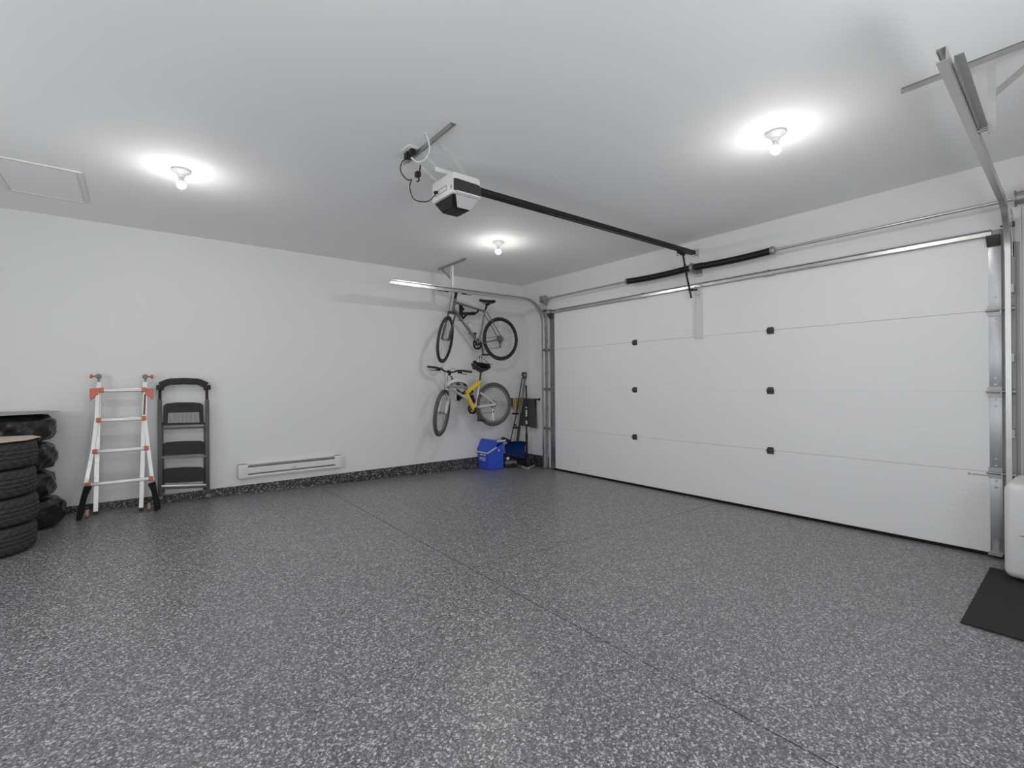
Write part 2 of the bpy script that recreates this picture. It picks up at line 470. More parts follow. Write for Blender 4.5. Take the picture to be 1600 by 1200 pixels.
# ================================================================= DOOR TRACKS
def track(sg, y, yend, label):
    xv, zb, zc, rr = -.088, .0, 2.24, .37
    t = thing('door_track', (xv, y, fz(xv)), label, 'track')
    inn = -sg                                    # channel opens to the door
    pth = [V((xv, y, fz(xv)+.01)), V((xv, y, 1.2)), V((xv, y, zc))]
    for k in range(1, 15):
        a = k/14*math.pi/2; pth.append(V((xv-rr*(1-math.cos(a)), y, zc+rr*math.sin(a))))
    xe = -2.61; n = 8
    for k in range(1, n+1):
        f = k/n; pth.append(V((xv-rr+(xe-xv+rr)*f, y+(yend-y)*f, zc+rr)))
    bm = B(); sweep(bm, pth[:3]+[pth[3]], cprof(.052, .030, .0022, .006), (0, inn, 0)); obj('vertical_track', bm, m_galv, t)
    bm = B(); sweep(bm, pth[3:], cprof(.054, .032, .0022, .006), (0, inn, 0)); obj('horizontal_track', bm, m_galv, t)
    # jamb angle behind the vertical track
    bm = B(); ya = y+sg*.012
    prism(bm, [(0, 0), (-.070, 0), (-.070, .002), (-.002, .002), (-.002, .022), (0, .022)], (WX, ya, fz(0)+.01), (1, 0, 0), (0, sg, 0), (0, 0, 2.33))
    obj('jamb_angle', bm, mat('plain_zinc', G(.42), .5, .6), t)
    for z in (.35, .95, 1.50, 2.0):
        bm = B(); box(bm, (xv-.02, y+sg*.0, z-.03), (WX-.004, y+sg*.012, z+.03), .002); tube(bm, [(xv, y-sg*.006, z), (xv, y+sg*.022, z)], .009, 8)
        obj('track_bracket', bm, m_galvd, t)
    # flag bracket where the curve begins
    bm = B()
    prism(bm, [(0, -.06), (0, .22), (-.10, .27), (-.20, .26), (-.12, .08), (-.09, -.06)], (WX-.003, y+sg*.004, 2.30), (1, 0, 0), (0, 0, 1), (0, sg*.003, 0))
    obj('flag_bracket', bm, m_galv, t)
    # stiffening angle on the rear run, flush on the web
    q0 = pth[-1]+V((.12, 0, 0)); q1 = pth[-1]+(pth[-8]-pth[-1])*.52
    bm = B(); o = V((0, sg*.0025, .018))
    beam(bm, q1+o, q0+o, .003, .034); beam(bm, q1+o+V((0, sg*.014, .016)), q0+o+V((0, sg*.014, .016)), .030, .003)
    obj('stiffener', bm, m_galvd, t)
    # hanger: ceiling angle, drop, diagonal brace
    xh = -1.69; yh = y+(yend-y)*.62+sg*.033
    bm = B(); a, b = (yh-sg*.345, yh+sg*.36)
    box(bm, (xh-.018, min(a, b), HC-.003), (xh+.018, max(a, b), HC-.0), 0); box(bm, (xh-.018, min(a, b), HC-.032), (xh-.015, max(a, b), HC-.0), 0)
    obj('ceiling_angle', bm, m_galvd, t)
    bm = B(); box(bm, (xh-.015, yh-.0015, 2.585), (xh+.017, yh+.0015, HC-.003)); box(bm, (xh-.015, yh-.0015, 2.585), (xh-.012, yh+sg*.03, HC-.003))
    obj('hanger_strap', bm, m_white if sg > 0 else m_galv, t)
    bm = B(); beam(bm, (xh-.010, yh+sg*.01, 2.76), (xh-.010, yh+sg*.30, HC-.006), .03, .003, (1, 0, 0)); beam(bm, (xh+.004, yh+sg*.012, 2.765), (xh+.004, yh+sg*.295, HC-.01), .003, .024, (1, 0, 0))
    obj('diagonal_brace', bm, m_galvd, t)
    bm = B(); tube(bm, [(xh, y+(yend-y)*.62-sg*.004, 2.61), (xh, yh+sg*.012, 2.61)], .008, 8)
    obj('bolt', bm, m_galvd, t)
    return t
track(1, -.655, -.665, 'galvanised door track curving up beside the bicycles')
track(-1, -5.738, -5.828, 'galvanised door track overhead at the right edge')

# ================================================================= TORSION SPRING SHAFT
xs_, zs_ = -.10, 2.64
t = thing('torsion_assembly', (xs_, -3.21, zs_), 'long steel shaft with two black torsion springs above the garage door', 'spring')
bm = B(); tube(bm, [(xs_, -.66, zs_), (xs_, -5.86, zs_)], .0127, 14); obj('shaft', bm, m_galv, t)
def spring(y0, y1):
    bm = B(); n = 90; prof = []; rr = .036
    for i in range(n*4+1):
        prof.append((rr-.0035+.0035*abs(math.sin(math.pi*i/4)), 0+i/(n*4)))
    L = y1-y0; s, u = V((1, 0, 0)), V((0, 0, 1)); rings = []; N = 14
    for r, h in prof:
        sag = -.012*4*h*(1-h)
        rings.append([bm.verts.new(V((xs_, y0+L*h, zs_+sag))+(s*math.cos(2*math.pi*k/N)+u*math.sin(2*math.pi*k/N))*r) for k in range(N)])
    for a, b in zip(rings, rings[1:]):
        for k in range(N): bm.faces.new((a[k], a[(k+1) % N], b[(k+1) % N], b[k]))
    bm.faces.new(rings[0]); bm.faces.new(rings[-1]); return bm
ysp = [atx(xs_, 981, 440).y, atx(xs_, 1078, 418).y, atx(xs_, 1086, 417).y, atx(xs_, 1205, 392).y]
obj('spring', spring(ysp[1], ysp[0]), m_spring, t); obj('spring', spring(ysp[3], ysp[2]), m_spring, t)
yc = (ysp[1]+ysp[2])/2
bm = B(); box(bm, (xs_-.045, yc-.004, zs_-.06), (WX-.001, yc+.004, zs_+.05), .003); box(bm, (WX-.006, yc-.05, zs_-.09), (WX-.001, yc+.05, zs_+.07)); lathe(bm, [(0, -.02), (.045, -.02), (.045, -.006), (.02, 0), (.045, .006), (.045, .02), (0, .02)], (xs_, yc, zs_), (0, 1, 0), 18)
obj('centre_bracket', bm, m_galvd, t)
for y in (ysp[0]+.012, ysp[3]-.014):
    bm = B(); lathe(bm, [(.012, -.022), (.03, -.022), (.042, -.006), (.042, .016), (.02, .022), (.012, .022)], (xs_, y, zs_), (0, 1 if y < yc else -1, 0), 16)
    tube(bm, [(xs_-.05, y, zs_), (xs_+.05, y, zs_)], .005, 6); obj('winding_cone', bm, m_galvd, t)
for y, sg in ((-.70, 1), (-5.80, -1)):
    bm = B(); lathe(bm, [(0, -.035), (.056, -.035), (.056, -.028), (.046, -.026), (.046, .026), (.058, .028), (.058, .035), (0, .035)], (xs_, y-sg*.005, zs_), (0, 1, 0), 20); obj('cable_drum', bm, m_galvd, t)
    bm = B(); yy = y+sg*.048; prism(bm, [(.118, -.09), (.118, .06), (-.03, .055), (-.045, .03), (-.045, -.03), (-.03, -.05)], (xs_, yy, zs_), (1, 0, 0), (0, 0, 1), (0, sg*.004, 0)); obj('end_bearing_plate', bm, m_galvd, t)
    bm = B(); tube(bm, [(xs_+.04, y-sg*.01, zs_-.05), (dx0-.04, y-sg*.012, .1)], .0016, 5); obj('lift_cable', bm, m_galvd, t)

# ================================================================= GARAGE DOOR OPENER
OY = -3.194
t = thing('garage_door_opener', (-3.17, OY, 2.60), 'white and black garage door opener unit hung from the ceiling with long rail', 'opener')
zr = 2.822
bm = B()
box(bm, (-3.1, OY-.022, zr+.012), (.015, OY+.022, zr+.022), .002); box(bm, (-3.0, OY-.022, zr-.022), (.015, OY-.016, zr+.016)); box(bm, (-3.0, OY+.016, zr-.022), (.015, OY+.022, zr+.016))
box(bm, (-3.0, OY-.022, zr-.024), (.015, OY-.006, zr-.018)); box(bm, (-3.0, OY+.006, zr-.024), (.015, OY+.022, zr-.018))
box(bm, (-3.12, OY-.045, zr-.025), (-3.03, OY+.045, zr+.028), .004)
obj('rail', bm, m_blackm, t)
bm = B(); tube(bm, [(-2.95, OY+.004, zr+.0), (-.02, OY+.004, zr+.0)], .005, 6); obj('drive_belt', bm, m_rubber, t)
bm = B(); box(bm, (-.03, OY-.028, zr-.03), (WX-.001, OY+.028, zr+.03), .004); box(bm, (WX-.01, OY-.035, zr-.05), (WX-.001, OY+.035, zr+.05)); tube(bm, [(-.012, OY-.034, zr), (-.012, OY+.034, zr)], .006, 8)
obj('header_bracket', bm, m_galv, t)
bm = B(); box(bm, (-.33, OY-.026, zr-.045), (-.20, OY+.026, zr-.018), .004); box(bm, (-.30, OY-.012, zr-.062), (-.22, OY+.012, zr-.04), .003); tube(bm, smooth([(-.33, OY, zr-.05), (-.37, OY, zr-.07), (-.36, OY, zr-.085), (-.33, OY, zr-.075)]), .003, 6)
obj('trolley', bm, m_black, t)
bm = B()
pa = [V((-.245, OY, zr-.055)), V((-.205, OY, 2.62)), V((-.155, OY, 2.48)), V((-.088, OY-.0, 2.30))]
for a, b in zip(pa, pa[1:]): beam(bm, a, b, .008, .026, (1, 0, 0))
box(bm, (-.135, OY-.014, 2.385), (dx0-.03, OY+.014, 2.40), .002); tube(bm, [(-.03-.02, OY-.05, 2.392), (-.05, OY+.03, 2.392)], .008, 8)
for q in (2.66, 2.56, 2.46, 2.36): tube(bm, [(-.25+(2.77-q)*.34, OY-.012, q), (-.25+(2.77-q)*.34, OY+.008, q)], .007, 6)
obj('door_arm', bm, m_black, t)
# housing: wide body, chamfered below, long axis with the rail
x0, x1, y0, y1 = -3.326, -3.084, OY-.150, OY+.150
zt, zm, zl = 2.845, 2.692, 2.618
bm = B(); box(bm, (x0, y0, zm), (x1, y1, zt), .022); obj('housing', bm, m_white, t)
for yy, s in ((y0, -1), (y1, 1)):            # dark side shells
    bm = B(); prism(bm, [(.012, .018), (.012, .098), (.04, .102), (.215, .098), (.238, .085), (.240, .022), (.22, .018)], (x0, yy, zm+.0), (1, 0, 0), (0, 0, 1), (0, s*.007, 0))
    obj('side_shell', bm, mat('charcoal_plastic', G(.03), .45), t)
bm = B()
a = [(x0+.012, y0+.012, zm+.004), (x1-.012, y0+.012, zm+.004), (x1-.012, y1-.012, zm+.004), (x0+.012, y1-.012, zm+.004)]
b = [(x0+.055, y0+.085, zl), (x1-.05, y0+.085, zl), (x1-.05, y1-.06, zl), (x0+.055, y1-.06, zl)]
va = [bm.verts.new(p) for p in a]; vb = [bm.verts.new(p) for p in b]
bm.faces.new(va); bm.faces.new(vb)
for i in range(4): bm.faces.new((va[i], va[(i+1) % 4], vb[(i+1) % 4], vb[i]))
bmesh.ops.bevel(bm, geom=list(bm.edges), offset=.008, segments=2, affect='EDGES')
obj('belly', bm, m_black, t)
# lamp lenses on the two sloping long sides, white rim line
for s in (-1, 1):
    ya, yb_ = (y0+.014, y0+.075) if s < 0 else (y1-.014, y1-.052)
    bm = B(); e = V((0, s*.004, -.004))
    q = [V((x0+.035, ya, zm)), V((x1-.016, ya, zm)), V((x1-.045, yb_, zl+.010)), V((x0+.085, yb_, zl+.010))]
    q = [p+e for p in q]; vv = [bm.verts.new(p) for p in q]; v2 = [bm.verts.new(p-e*.8) for p in q]
    bm.faces.new(vv); bm.faces.new(v2)
    for i in range(4): bm.faces.new((vv[i], vv[(i+1) % 4], v2[(i+1) % 4], v2[i]))
    obj('lamp_lens', bm, m_lens, t)
bm = B()
for s, yy in ((-1, y0), (1, y1)): beam(bm, (x0+.03, yy+s*.006, zm+.012), (x1-.012, yy+s*.006, zm+.012), .012, .010)
beam(bm, (x1+.004, y0+.02, zm+.012), (x1+.004, y1-.02, zm+.012), .01, .010)
obj('rim', bm, m_white, t)
bm = B()                                     # outlined label on the rear end
yl, zl_ = OY+.01, zm+.055
for lo, hi in (((-.085, -.018), (.085, -.014)), ((-.085, .014), (.085, .018)), ((-.085, -.018), (-.081, .018)), ((.081, -.018), (.085, .018))):
    box(bm, (x0-.0015, yl+lo[0], zl_+lo[1]), (x0+.001, yl+hi[0], zl_+hi[1]))
box(bm, (x0-.002, y0+.012, zm+.03), (x0+.001, y0+.02, zm+.055))
obj('label_outline', bm, m_grey, t)
# ceiling angles and perforated straps
bm = B(); box(bm, (-3.53, -3.67, HC-.003), (-3.49, -3.0, HC)); box(bm, (-3.53, -3.67, HC-.028), (-3.527, -3.0, HC))
obj('ceiling_angle', bm, m_galvd, t)
bm = B(); box(bm, (-3.40, -3.232, 2.885), (-3.08, -3.192, 2.889)); box(bm, (-3.40, -3.232, 2.860), (-3.08, -3.229, 2.889)); box(bm, (-3.25, -3.23, zt-.01), (-3.21, -3.20, 2.886))
obj('mounting_channel', bm, m_whitem, t)
def perf(bm, a, b, w, nrm):
    a = V(a); b = V(b); d = (b-a); L = d.length; d.normalize(); nrm = V(nrm); s = d.cross(nrm).normalized()
    for q in (-1, 1): beam(bm, a+s*q*w*.36, b+s*q*w*.36, w*.28, .002, nrm)
    n = int(L/.024)
    for i in range(n+1): 
        c = a+(b-a)*(i/n); beam(bm, c-s*w*.3, c+s*w*.3, .011, .002, nrm)
for p_, q_ in (((-3.51, -3.46, HC-.004), (-3.12, -3.22, 2.888)), ((-3.51, -3.22, HC-.004), (-3.36, -3.21, 2.888)), ((-3.51, -3.10, HC-.004), (-3.30, -3.10, zt-.004))):
    bm = B(); perf(bm, p_, q_, .026, (0, 0, 1)); o_ = obj('hanging_strap', bm, m_whitem, t)
# ceiling outlet with its cover, cords of the opener
ox, oy = -3.575, -3.20
t = thing('ceiling_outlet', (ox, oy, HC), 'white ceiling outlet plate with a black plug behind the opener', 'outlet')
bm = B(); box(bm, (ox-.04, oy-.062, HC-.008), (ox+.04, oy+.062, HC), .003); obj('cover_plate', bm, m_white, t)
for q in (-.034, .034):
    bm = B(); box(bm, (ox-.018, oy+q-.016, HC-.012), (ox+.018, oy+q+.016, HC-.007), .002); obj('receptacle', bm, m_whitem, t)
bm = B(); pr_ = [V((ox, oy+.034, HC-.035)), V((ox-.03, oy+.03, HC-.075)), V((-3.60, -3.16, 2.83)), V((-3.585, -3.12, 2.72)), V((-3.50, -3.10, 2.66)), V((-3.44, OY+.02, 2.70)), V((-3.41, OY+.05, 2.80)), V((-3.40, OY+.05, 2.83))]
box(bm, (ox-.022, oy+.008, HC-.055), (ox+.022, oy+.055, HC-.012), .006); box(bm, (ox-.018, oy-.05, HC-.05), (ox+.02, oy-.012, HC-.012), .006)
lp = [(ox-.005, oy+.03, 2.92), (-3.62, -3.17, 2.885), (-3.63, -3.165, 2.82), (-3.58, -3.16, 2.775), (-3.545, -3.16, 2.785)]
tube(bm, smooth(lp), .0038, 6)
lp2 = [(-3.545, -3.16, 2.785), (-3.565, -3.17, 2.72), (-3.53, -3.17, 2.645), (-3.42, -3.16, 2.66), (-3.335, OY+.06, 2.745)]
tube(bm, smooth(lp2), .0038, 6)
tube(bm, smooth([(-3.48, -3.17, 2.90), (-3.485, -3.165, 2.86), (-3.495, -3.16, 2.82), (-3.49, -3.165, 2.79), (-3.51, -3.17, 2.775)]), .005, 6)
box(bm, (-3.52, -3.19, 2.81), (-3.485, -3.15, 2.845), .006); box(bm, (-3.352, OY+.045, 2.742), (-3.328, OY+.075, 2.758), .004)
tag(obj('power_cord', bm, m_black), 'black power cord looping from the ceiling plug to the opener', 'cord')
bm = B(); tube(bm, smooth([(-3.585, -3.45, HC), (-3.56, -3.44, 2.935), (-3.535, -3.40, 2.89), (-3.535, -3.33, 2.86), (-3.56, -3.27, 2.865), (-3.585, -3.235, 2.90)]), .005, 8)
lathe(bm, [(0, 0), (.016, 0), (.016, .004), (0, .004)], (-3.585, -3.45, HC-.004), (0, 0, 1), 12)
tag(obj('low_voltage_cable', bm, m_white), 'white cable curving out of the ceiling to the opener', 'cable')

# ================================================================= CEILING LAMPS
def lamp(x, y, label):
    t = thing('ceiling_light', (x, y, HC), label, 'light', 'bare bulb lampholders on the ceiling')
    bm = B(); lathe(bm, [(0, 0), (.062, 0), (.062, -.010), (.054, -.016), (.034, -.028), (.026, -.034), (.024, -.052), (.021, -.056), (.0, -.056)], (x, y, HC), n=28)
    tube(bm, [(x+.04, y, HC-.022), (x+.04, y, HC-.028)], .004, 6); obj('lampholder', bm, m_porc, t)
    bm = B(); ri = .031; a0 = R(28)          # opaque collar over the upper part of the bulb
    lathe(bm, [(0, -.054), (.013, -.054), (.014, -.066), (.021, -.080)]+[(ri*math.cos(q), -.108+ri*math.sin(q)) for q in (R(46), R(36), a0)]+[(0, -.108+ri*math.sin(a0))], (x, y, HC), n=24)
    obj('bulb_collar', bm, m_porc, t)
    a1 = R(-20)                              # the diffuser glows faintly near the collar, strongly at its crown
    bm = B(); lathe(bm, [(0, -.1085+ri*math.sin(a0))]+[(ri*math.cos(q), -.108+ri*math.sin(q)) for q in [a0+(a1-a0)*k/5 for k in range(6)]], (x, y, HC), n=24)
    obj('bulb_shoulder', bm, m_bulb2, t)
    bm = B(); lathe(bm, [(ri*math.cos(q), -.108+ri*math.sin(q)) for q in [a1-(a1+math.pi/2)*k/10 for k in range(10)]]+[(0, -.108-ri)], (x, y, HC), n=24)
    obj('bulb', bm, m_bulb, t)
    return t
lamp(-4.80, -1.87, 'bare bulb ceiling light left of the opener near the attic hatch')
lamp(-1.785, -1.80, 'bare bulb ceiling light above the hanging bicycles')
lamp(-1.77, -4.84, 'bare bulb ceiling light nearest the garage door at right')
lamp(-4.80, -4.90, 'bare bulb ceiling light close above the camera')

# ================================================================= BASEBOARD HEATER
t = thing('baseboard_heater', (-3.585, 0, .285), 'long white electric baseboard heater low on the left wall', 'heater')
a, b = -4.175, -3.0; zA, zB = .292, .448
bm = B()
prism(bm, [(0, zA), (0, zB), (-.045, zB), (-.050, zB-.006), (-.018, zB-.010), (-.016, zA+.008), (-.05, zA+.004), (-.05, zA)], (a, 0, 0), (0, 1, 0), (0, 0, 1), (b-a, 0, 0)); obj('back_casing', bm, m_whitem, t)
bm = B(); prism(bm, [(-.050, zB-.042), (-.056, zB-.050), (-.056, zA+.052), (-.050, zA+.046), (-.046, zA+.046), (-.046, zB-.042)], (a+.10, 0, 0), (0, 1, 0), (0, 0, 1), (b-a-.2, 0, 0)); obj('front_cover', bm, m_whitem, t)
bm = B(); box(bm, (a+.09, -.055, zA+.006), (b-.09, -.042, zA+.032), .003); obj('lower_rail', bm, m_whitem, t)
bm = B()
for i in range(74):
    x = a+.11+i*.0132; box(bm, (x, -.040, zA+.03), (x+.0012, -.02, zB-.02))
o = obj('fin', bm, m_galvd, t, flat=True); o['kind'] = 'stuff'
for x, y in ((a, a+.10), (b-.10, b)):
    bm = B(); box(bm, (x, -.058, zA), (y, 0, zB), .004); obj('end_cap', bm, m_whitem, t)
bm = B(); box(bm, ((a+b)/2-.01, -.0575, (zA+zB)/2-.012), ((a+b)/2+.03, -.0555, (zA+zB)/2-.006)); obj('badge', bm, m_grey, t)

# ================================================================= TIRES
def tire_mesh(R0, Wd, seg=120, tread=True, rin=.20, seed=0):
    bm = B(); h = Wd/2
    prof = [(rin, -h*.80), (rin+.02, -h*.93), (rin+.05, -h), (R0-.045, -h*.99), (R0-.022, -h*.93)]
    nt_ = 17
    for i in range(nt_):
        f = -1+2*i/(nt_-1); prof.append((R0-.012*abs(f)**3, h*.86*f))
    prof += [(R0-.022, h*.93), (R0-.045, h*.99), (rin+.05, h), (rin+.02, h*.93), (rin, h*.80)]
    def rf(r, z, f):
        if not tread or r < R0-.03: return 0
        a = abs(z)/h
        g = 0
        for c in (0., .30, .60):
            if abs(a-c) < .035: g = -.008
        th = f*2*math.pi
        ph = (th*30+z*95*(1 if z > 0 else -1)) % (2*math.pi)
        if ph < 1.6 and a > .08: g = -.0065
        return g
    lathe(bm, prof, (0, 0, h), n=seg, closed=True, rfun=rf)
    return bm
fx, fy = -6.01, -1.115; bz = fz(fx)
o0 = None; hT = .2035
where = ['bottom tire of the uncovered stack at the left edge', 'second tire from the floor in the uncovered left stack', 'third tire from the floor in the uncovered left stack', 'top tire of the uncovered stack, under tan cardboard']
for k in range(4):
    if o0 is None:
        bm = tire_mesh(.332, .2, seg=240); o = obj('tire', bm, m_rubber, origin=(0, 0, 0)); o0 = o
    else: o = o0.copy(); COL.objects.link(o)
    o.location = (fx+(-.004, .006, -.003, .002)[k], fy+(0, .005, -.004, .003)[k], bz+k*hT+.002); o.rotation_euler = (0, 0, k*.9)
    tag(o, where[k], 'tire', 'bare tires in the front stack')
# bagged tires behind: a lumpy film over each
def bag_mesh(seed, R0=.335, h=.235):
    rnd = random.Random(seed); ph = [rnd.random()*6 for _ in range(8)]
    bm = B(); prof = [(0, .02), (.15, .012), (.26, .004), (R0-.02, .018), (R0+.004, h*.30), (R0+.006, h*.55), (R0-.002, h*.8), (R0-.05, h*.97), (.22, h), (.12, h*.95), (0, h*.93)]
    pr = []
    for (a, b) in zip(prof, prof[1:]):
        for j in range(4): f = j/4; pr.append((a[0]+(b[0]-a[0])*f, a[1]+(b[1]-a[1])*f))
    pr.append(prof[-1])
    def rf(r, z, f):
        if r < .05: return 0
        th = f*2*math.pi
        w_ = .009*math.sin(5*th+ph[0]+z*14)+.006*math.sin(11*th+ph[1]-z*40)+.004*math.sin(23*th+ph[2]+z*60)
        if seed == 3: w_ += .012*max(0, math.sin(2*th+ph[3]))
        return w_*min(1, r/.2)
    lathe(bm, pr, (0, 0, 0), n=96, rfun=rf)
    for v in bm.verts: v.co.z += .004*math.sin(v.co.x*31+ph[4])*math.sin(v.co.y*27+ph[5]) if .02 < v.co.z < h-.02 else 0
    return bm
bx, by = -5.985, -.405; bz = fz(bx)
where = ['lowest bagged tire of the rear stack, jutting out on the floor', 'second bagged tire from the floor in the rear stack', 'third bagged tire from the floor in the rear stack', 'topmost bagged tire of the rear stack under grey cardboard']
for k in range(4):
    bm = bag_mesh(k); t_ = obj('bagged_tire', bm, m_bag, origin=(0, 0, 0))
    t_.location = (bx+(.055, .0, .004, -.004)[k], by+(-.0, .01, .0, .0)[k], bz+k*.2435+.003); t_.rotation_euler = (0, 0, k*1.3)
    tag(t_, where[k], 'tire', 'bagged tires in the rear stack')
    if k == 3:
        pass
# knot of the bag that shows on each
def sheet(pts, z, th, m, name, label, curl=.01, dz=None):
    bm = B(); c = sum((V(p) for p in pts), V((0, 0)))/len(pts) if False else None
    a = [bm.verts.new((p[0], p[1], z+(dz[i] if dz else 0))) for i, p in enumerate(pts)]
    f = bm.faces.new(a)
    g = bmesh.ops.extrude_face_region(bm, geom=[f])
    for v in [e for e in g['geom'] if isinstance(e, bmesh.types.BMVert)]: v.co.z += th
    bmesh.ops.triangulate(bm, faces=[f_ for f_ in bm.faces if len(f_.verts) > 4])
    return tag(obj(name, bm, m, flat=True), label, 'cardboard')
zt_f = fz(fx)+4*hT+.001
sheet([(fx-.36, fy-.36), (fx+.12, fy-.36), (fx+.30, fy-.17), (fx+.345, fy+.06), (fx+.27, fy+.26), (fx-.1, fy+.30), (fx-.36, fy+.3)], zt_f, .005, m_card, 'cardboard_sheet', 'tan cardboard sheet lying on top of the front tire stack')
zt_b = fz(bx)+4*.2435+.006
sheet([(bx-.42, by-.36), (bx+.05, by-.38), (bx+.30, by-.22), (bx+.345, by+.0), (bx+.36, by+.12), (bx+.25, by+.38), (bx-.42, by+.38)], zt_b, .005, m_cardg, 'cardboard_sheet', 'grey brown cardboard sheet on the rear bagged tires')

# ================================================================= ALUMINIUM LADDER
# leaning plane through the feet line y=-.27 at the floor and y=-.09 at 1.45 m
la = math.atan2(.17, 1.30); ln = V((0, math.cos(la), -math.sin(la))); ld_ = ln.dot(V((0, -.26, .13)))
def LP(px, py, off=0): return onp(ln, ld_-off, px, py)
t = thing('multi_position_ladder', (-5.22, -.25, fz(-5.22)), 'silver folding ladder with orange joints and black flared feet leaning on wall', 'ladder')
def footz(p):
    p = V(p); return p
for (xt, xb, lab) in ((155.0, 149.5, 'L'), (226.5, 220.5, 'R')):
    bm = B(); a = LP(xt, 597); b = LP(xb, 800 if lab == 'L' else 794); b2 = b.copy(); beam(bm, a, b2, .034, .024, ln); obj('inner_rail', bm, m_alu, t)
    bm = B(); d = (b-a).normalized(); beam(bm, b-d*.005, b+d*.022, .038, .03, ln, .003); obj('rubber_foot', bm, m_rubber, t)
for pts in (((153, 606), (151, 655), (145, 703), (134.5, 755)), ((227, 606), (226.5, 655), (232, 703), (238, 750))):
    P = [LP(x, y, .032) for x, y in pts]
    bm = B()
    for a, b in zip(P, P[1:]): beam(bm, a, b, .03, .024, ln)
    obj('flared_rail', bm, m_alu, t)
for (xa, ya, xb, yb2) in ((157, 609.5, 226, 609), (153, 656, 226, 654), (147, 705, 230, 701), (136, 757, 237, 748)):
    a = LP(xa, ya, .045); b = LP(xb, yb2, .045)
    b.z = a.z = (a.z+b.z)/2
    bm = B(); beam(bm, a, b, .045, .034, ln.cross(V((1, 0, 0))), .006)
    for v in bm.verts: pass
    obj('rung', bm, m_alu, t)
    for p, q in ((a, 1), (b, -1)):
        bm = B(); beam(bm, p-V((q*.012, 0, 0)), p+V((q*.026, 0, 0)), .052, .044, ln.cross(V((1, 0, 0))), .006); obj('rung_cap', bm, m_orange, t)
for s, (px, py) in ((-1, (147.5, 613)), (1, (233, 613))):
    p = LP(px, py, .035); bm = B(); poly = [(-.034, .035), (.03, .04), (.03, -.02), (-.0, -.045), (-.03, -.075), (-.036, -.05)]
    if s > 0: poly = [(-u, v) for u, v in poly]
    prism(bm, poly, p+ln*-.02, (1, 0, 0), ln.cross(V((-1, 0, 0))).normalized() if ln.cross(V((-1, 0, 0))).z > 0 else ln.cross(V((1, 0, 0))).normalized(), ln*.05)
    obj('rock_lock', bm, m_orange, t)
for s, (px, py) in ((-1, (154, 588)), (1, (227, 588.5))):
    p = LP(px, py, .0); bm = B(); lathe(bm, [(0, -.018), (.020, -.018), (.024, -.008), (.024, .008), (.020, .018), (0, .018)], p, ln, 16)
    beam(bm, p, LP(px+.5, py+9), .02, .016, ln); obj('hinge', bm, m_grey, t)
    bm = B(); q = p+V((s*.02, 0, 0)); lathe(bm, [(0, 0), (.007, 0), (.007, .022), (.020, .026), (.022, .040), (.012, .046), (0, .046)], q, (s, 0, 0), 14); obj('hinge_knob', bm, m_orange, t)
for poly in ([(131, 760), (144, 760), (136, 778), (132.5, 792), (128.5, 811), (119.5, 813.5), (121, 800), (126, 779)],
             [(231, 757), (243, 753), (246, 772), (249.5, 783), (251.5, 797), (241, 801), (240.5, 786), (236, 768)]):
    bm = B(); P = [onp((0, 1, 0), -.34, x, y) for x, y in poly]
    zf = fz(P[0].x)
    mn = min(p.z for p in P)
    for p in P: p.z += (zf+.002-mn)*max(0, min(1, (.42-p.z)/.3))
    va = [bm.verts.new(p+V((0, -.03-.02*max(0, (.45-p.z)), 0))) for p in P]; vb = [bm.verts.new(p+V((0, .04, 0))) for p in P]
    bm.faces.new(va); bm.faces.new(vb)
    for i in range(len(P)): bm.faces.new((va[i], va[(i+1) % len(P)], vb[(i+1) % len(P)], vb[i]))
    bmesh.ops.bevel(bm, geom=list(bm.edges), offset=.004, segments=2, affect='EDGES')
    obj('flared_foot', bm, m_boot, t)
for px, py in ((136, 804), (233, 793)):
    p = onp((0, 1, 0), -.30, px, py); zf = fz(p.x)
    bm = B(); lathe(bm, [(0, -.012), (.034, -.012), (.038, 0), (.034, .012), (0, .012)], (p.x, -.30, zf+.040), (1, 0, 0), 18); obj('tip_wheel', bm, mat('faded_orange_plastic', (.55, .30, .26), .5), t)
bm = B(); a = LP(226.7, 616, .048); b = LP(225.3, 648, .048); beam(bm, a, b, .014, .001, ln); obj('warning_sticker', bm, mat('dark_red_sticker', (.12, .03, .03), .5), t)

# ================================================================= BLACK STEP STOOL
la2 = math.atan2(.10, 1.30); n2 = V((0, math.cos(la2), -math.sin(la2))); d2 = n2.dot(V((0, -.17, .12)))
def SP(px, py, off=0): return onp(n2, d2-off, px, py)
upv = n2.cross(V((-1, 0, 0))).normalized()
if upv.z < 0: upv = -upv
t = thing('step_ladder', (-4.66, -.15, fz(-4.66)), 'folded black three step ladder leaning on wall right of the silver ladder', 'ladder')
for (xt, xb, yb2) in ((249.5, 250.3, 777), (323.5, 324.5, 773)):
    a = SP(xt, 624); b = SP(xb, yb2); bm = B(); beam(bm, a, b, .038, .022, n2, .006); obj('front_rail', bm, m_dgrey, t)
    u = SP(xt+(.5 if xt < 300 else -.5), 603, -.004); bm = B(); tube(bm, [u, a+(b-a)*.12+n2*.004], .0135, 12); obj('handle_tube', bm, m_black, t)
    bm = B(); a2 = SP(xt+(3 if xt < 300 else -3), 660, -.04); b2 = SP(xb+(5 if xt < 300 else -5), yb2-7, -.055); beam(bm, a2, b2, .026, .02, n2, .004); obj('rear_rail', bm, m_dgrey, t)
    for p in (b,):
        bm = B(); dd = (b-a).normalized(); beam(bm, b-dd*.006, b+dd*.022, .044, .034, n2, .004); obj('foot', bm, m_grey, t)
    dd = (b2-a2).normalized(); bm = B(); beam(bm, b2-dd*.006, b2+dd*.018, .034, .03, n2, .004); obj('foot', bm, m_grey, t)
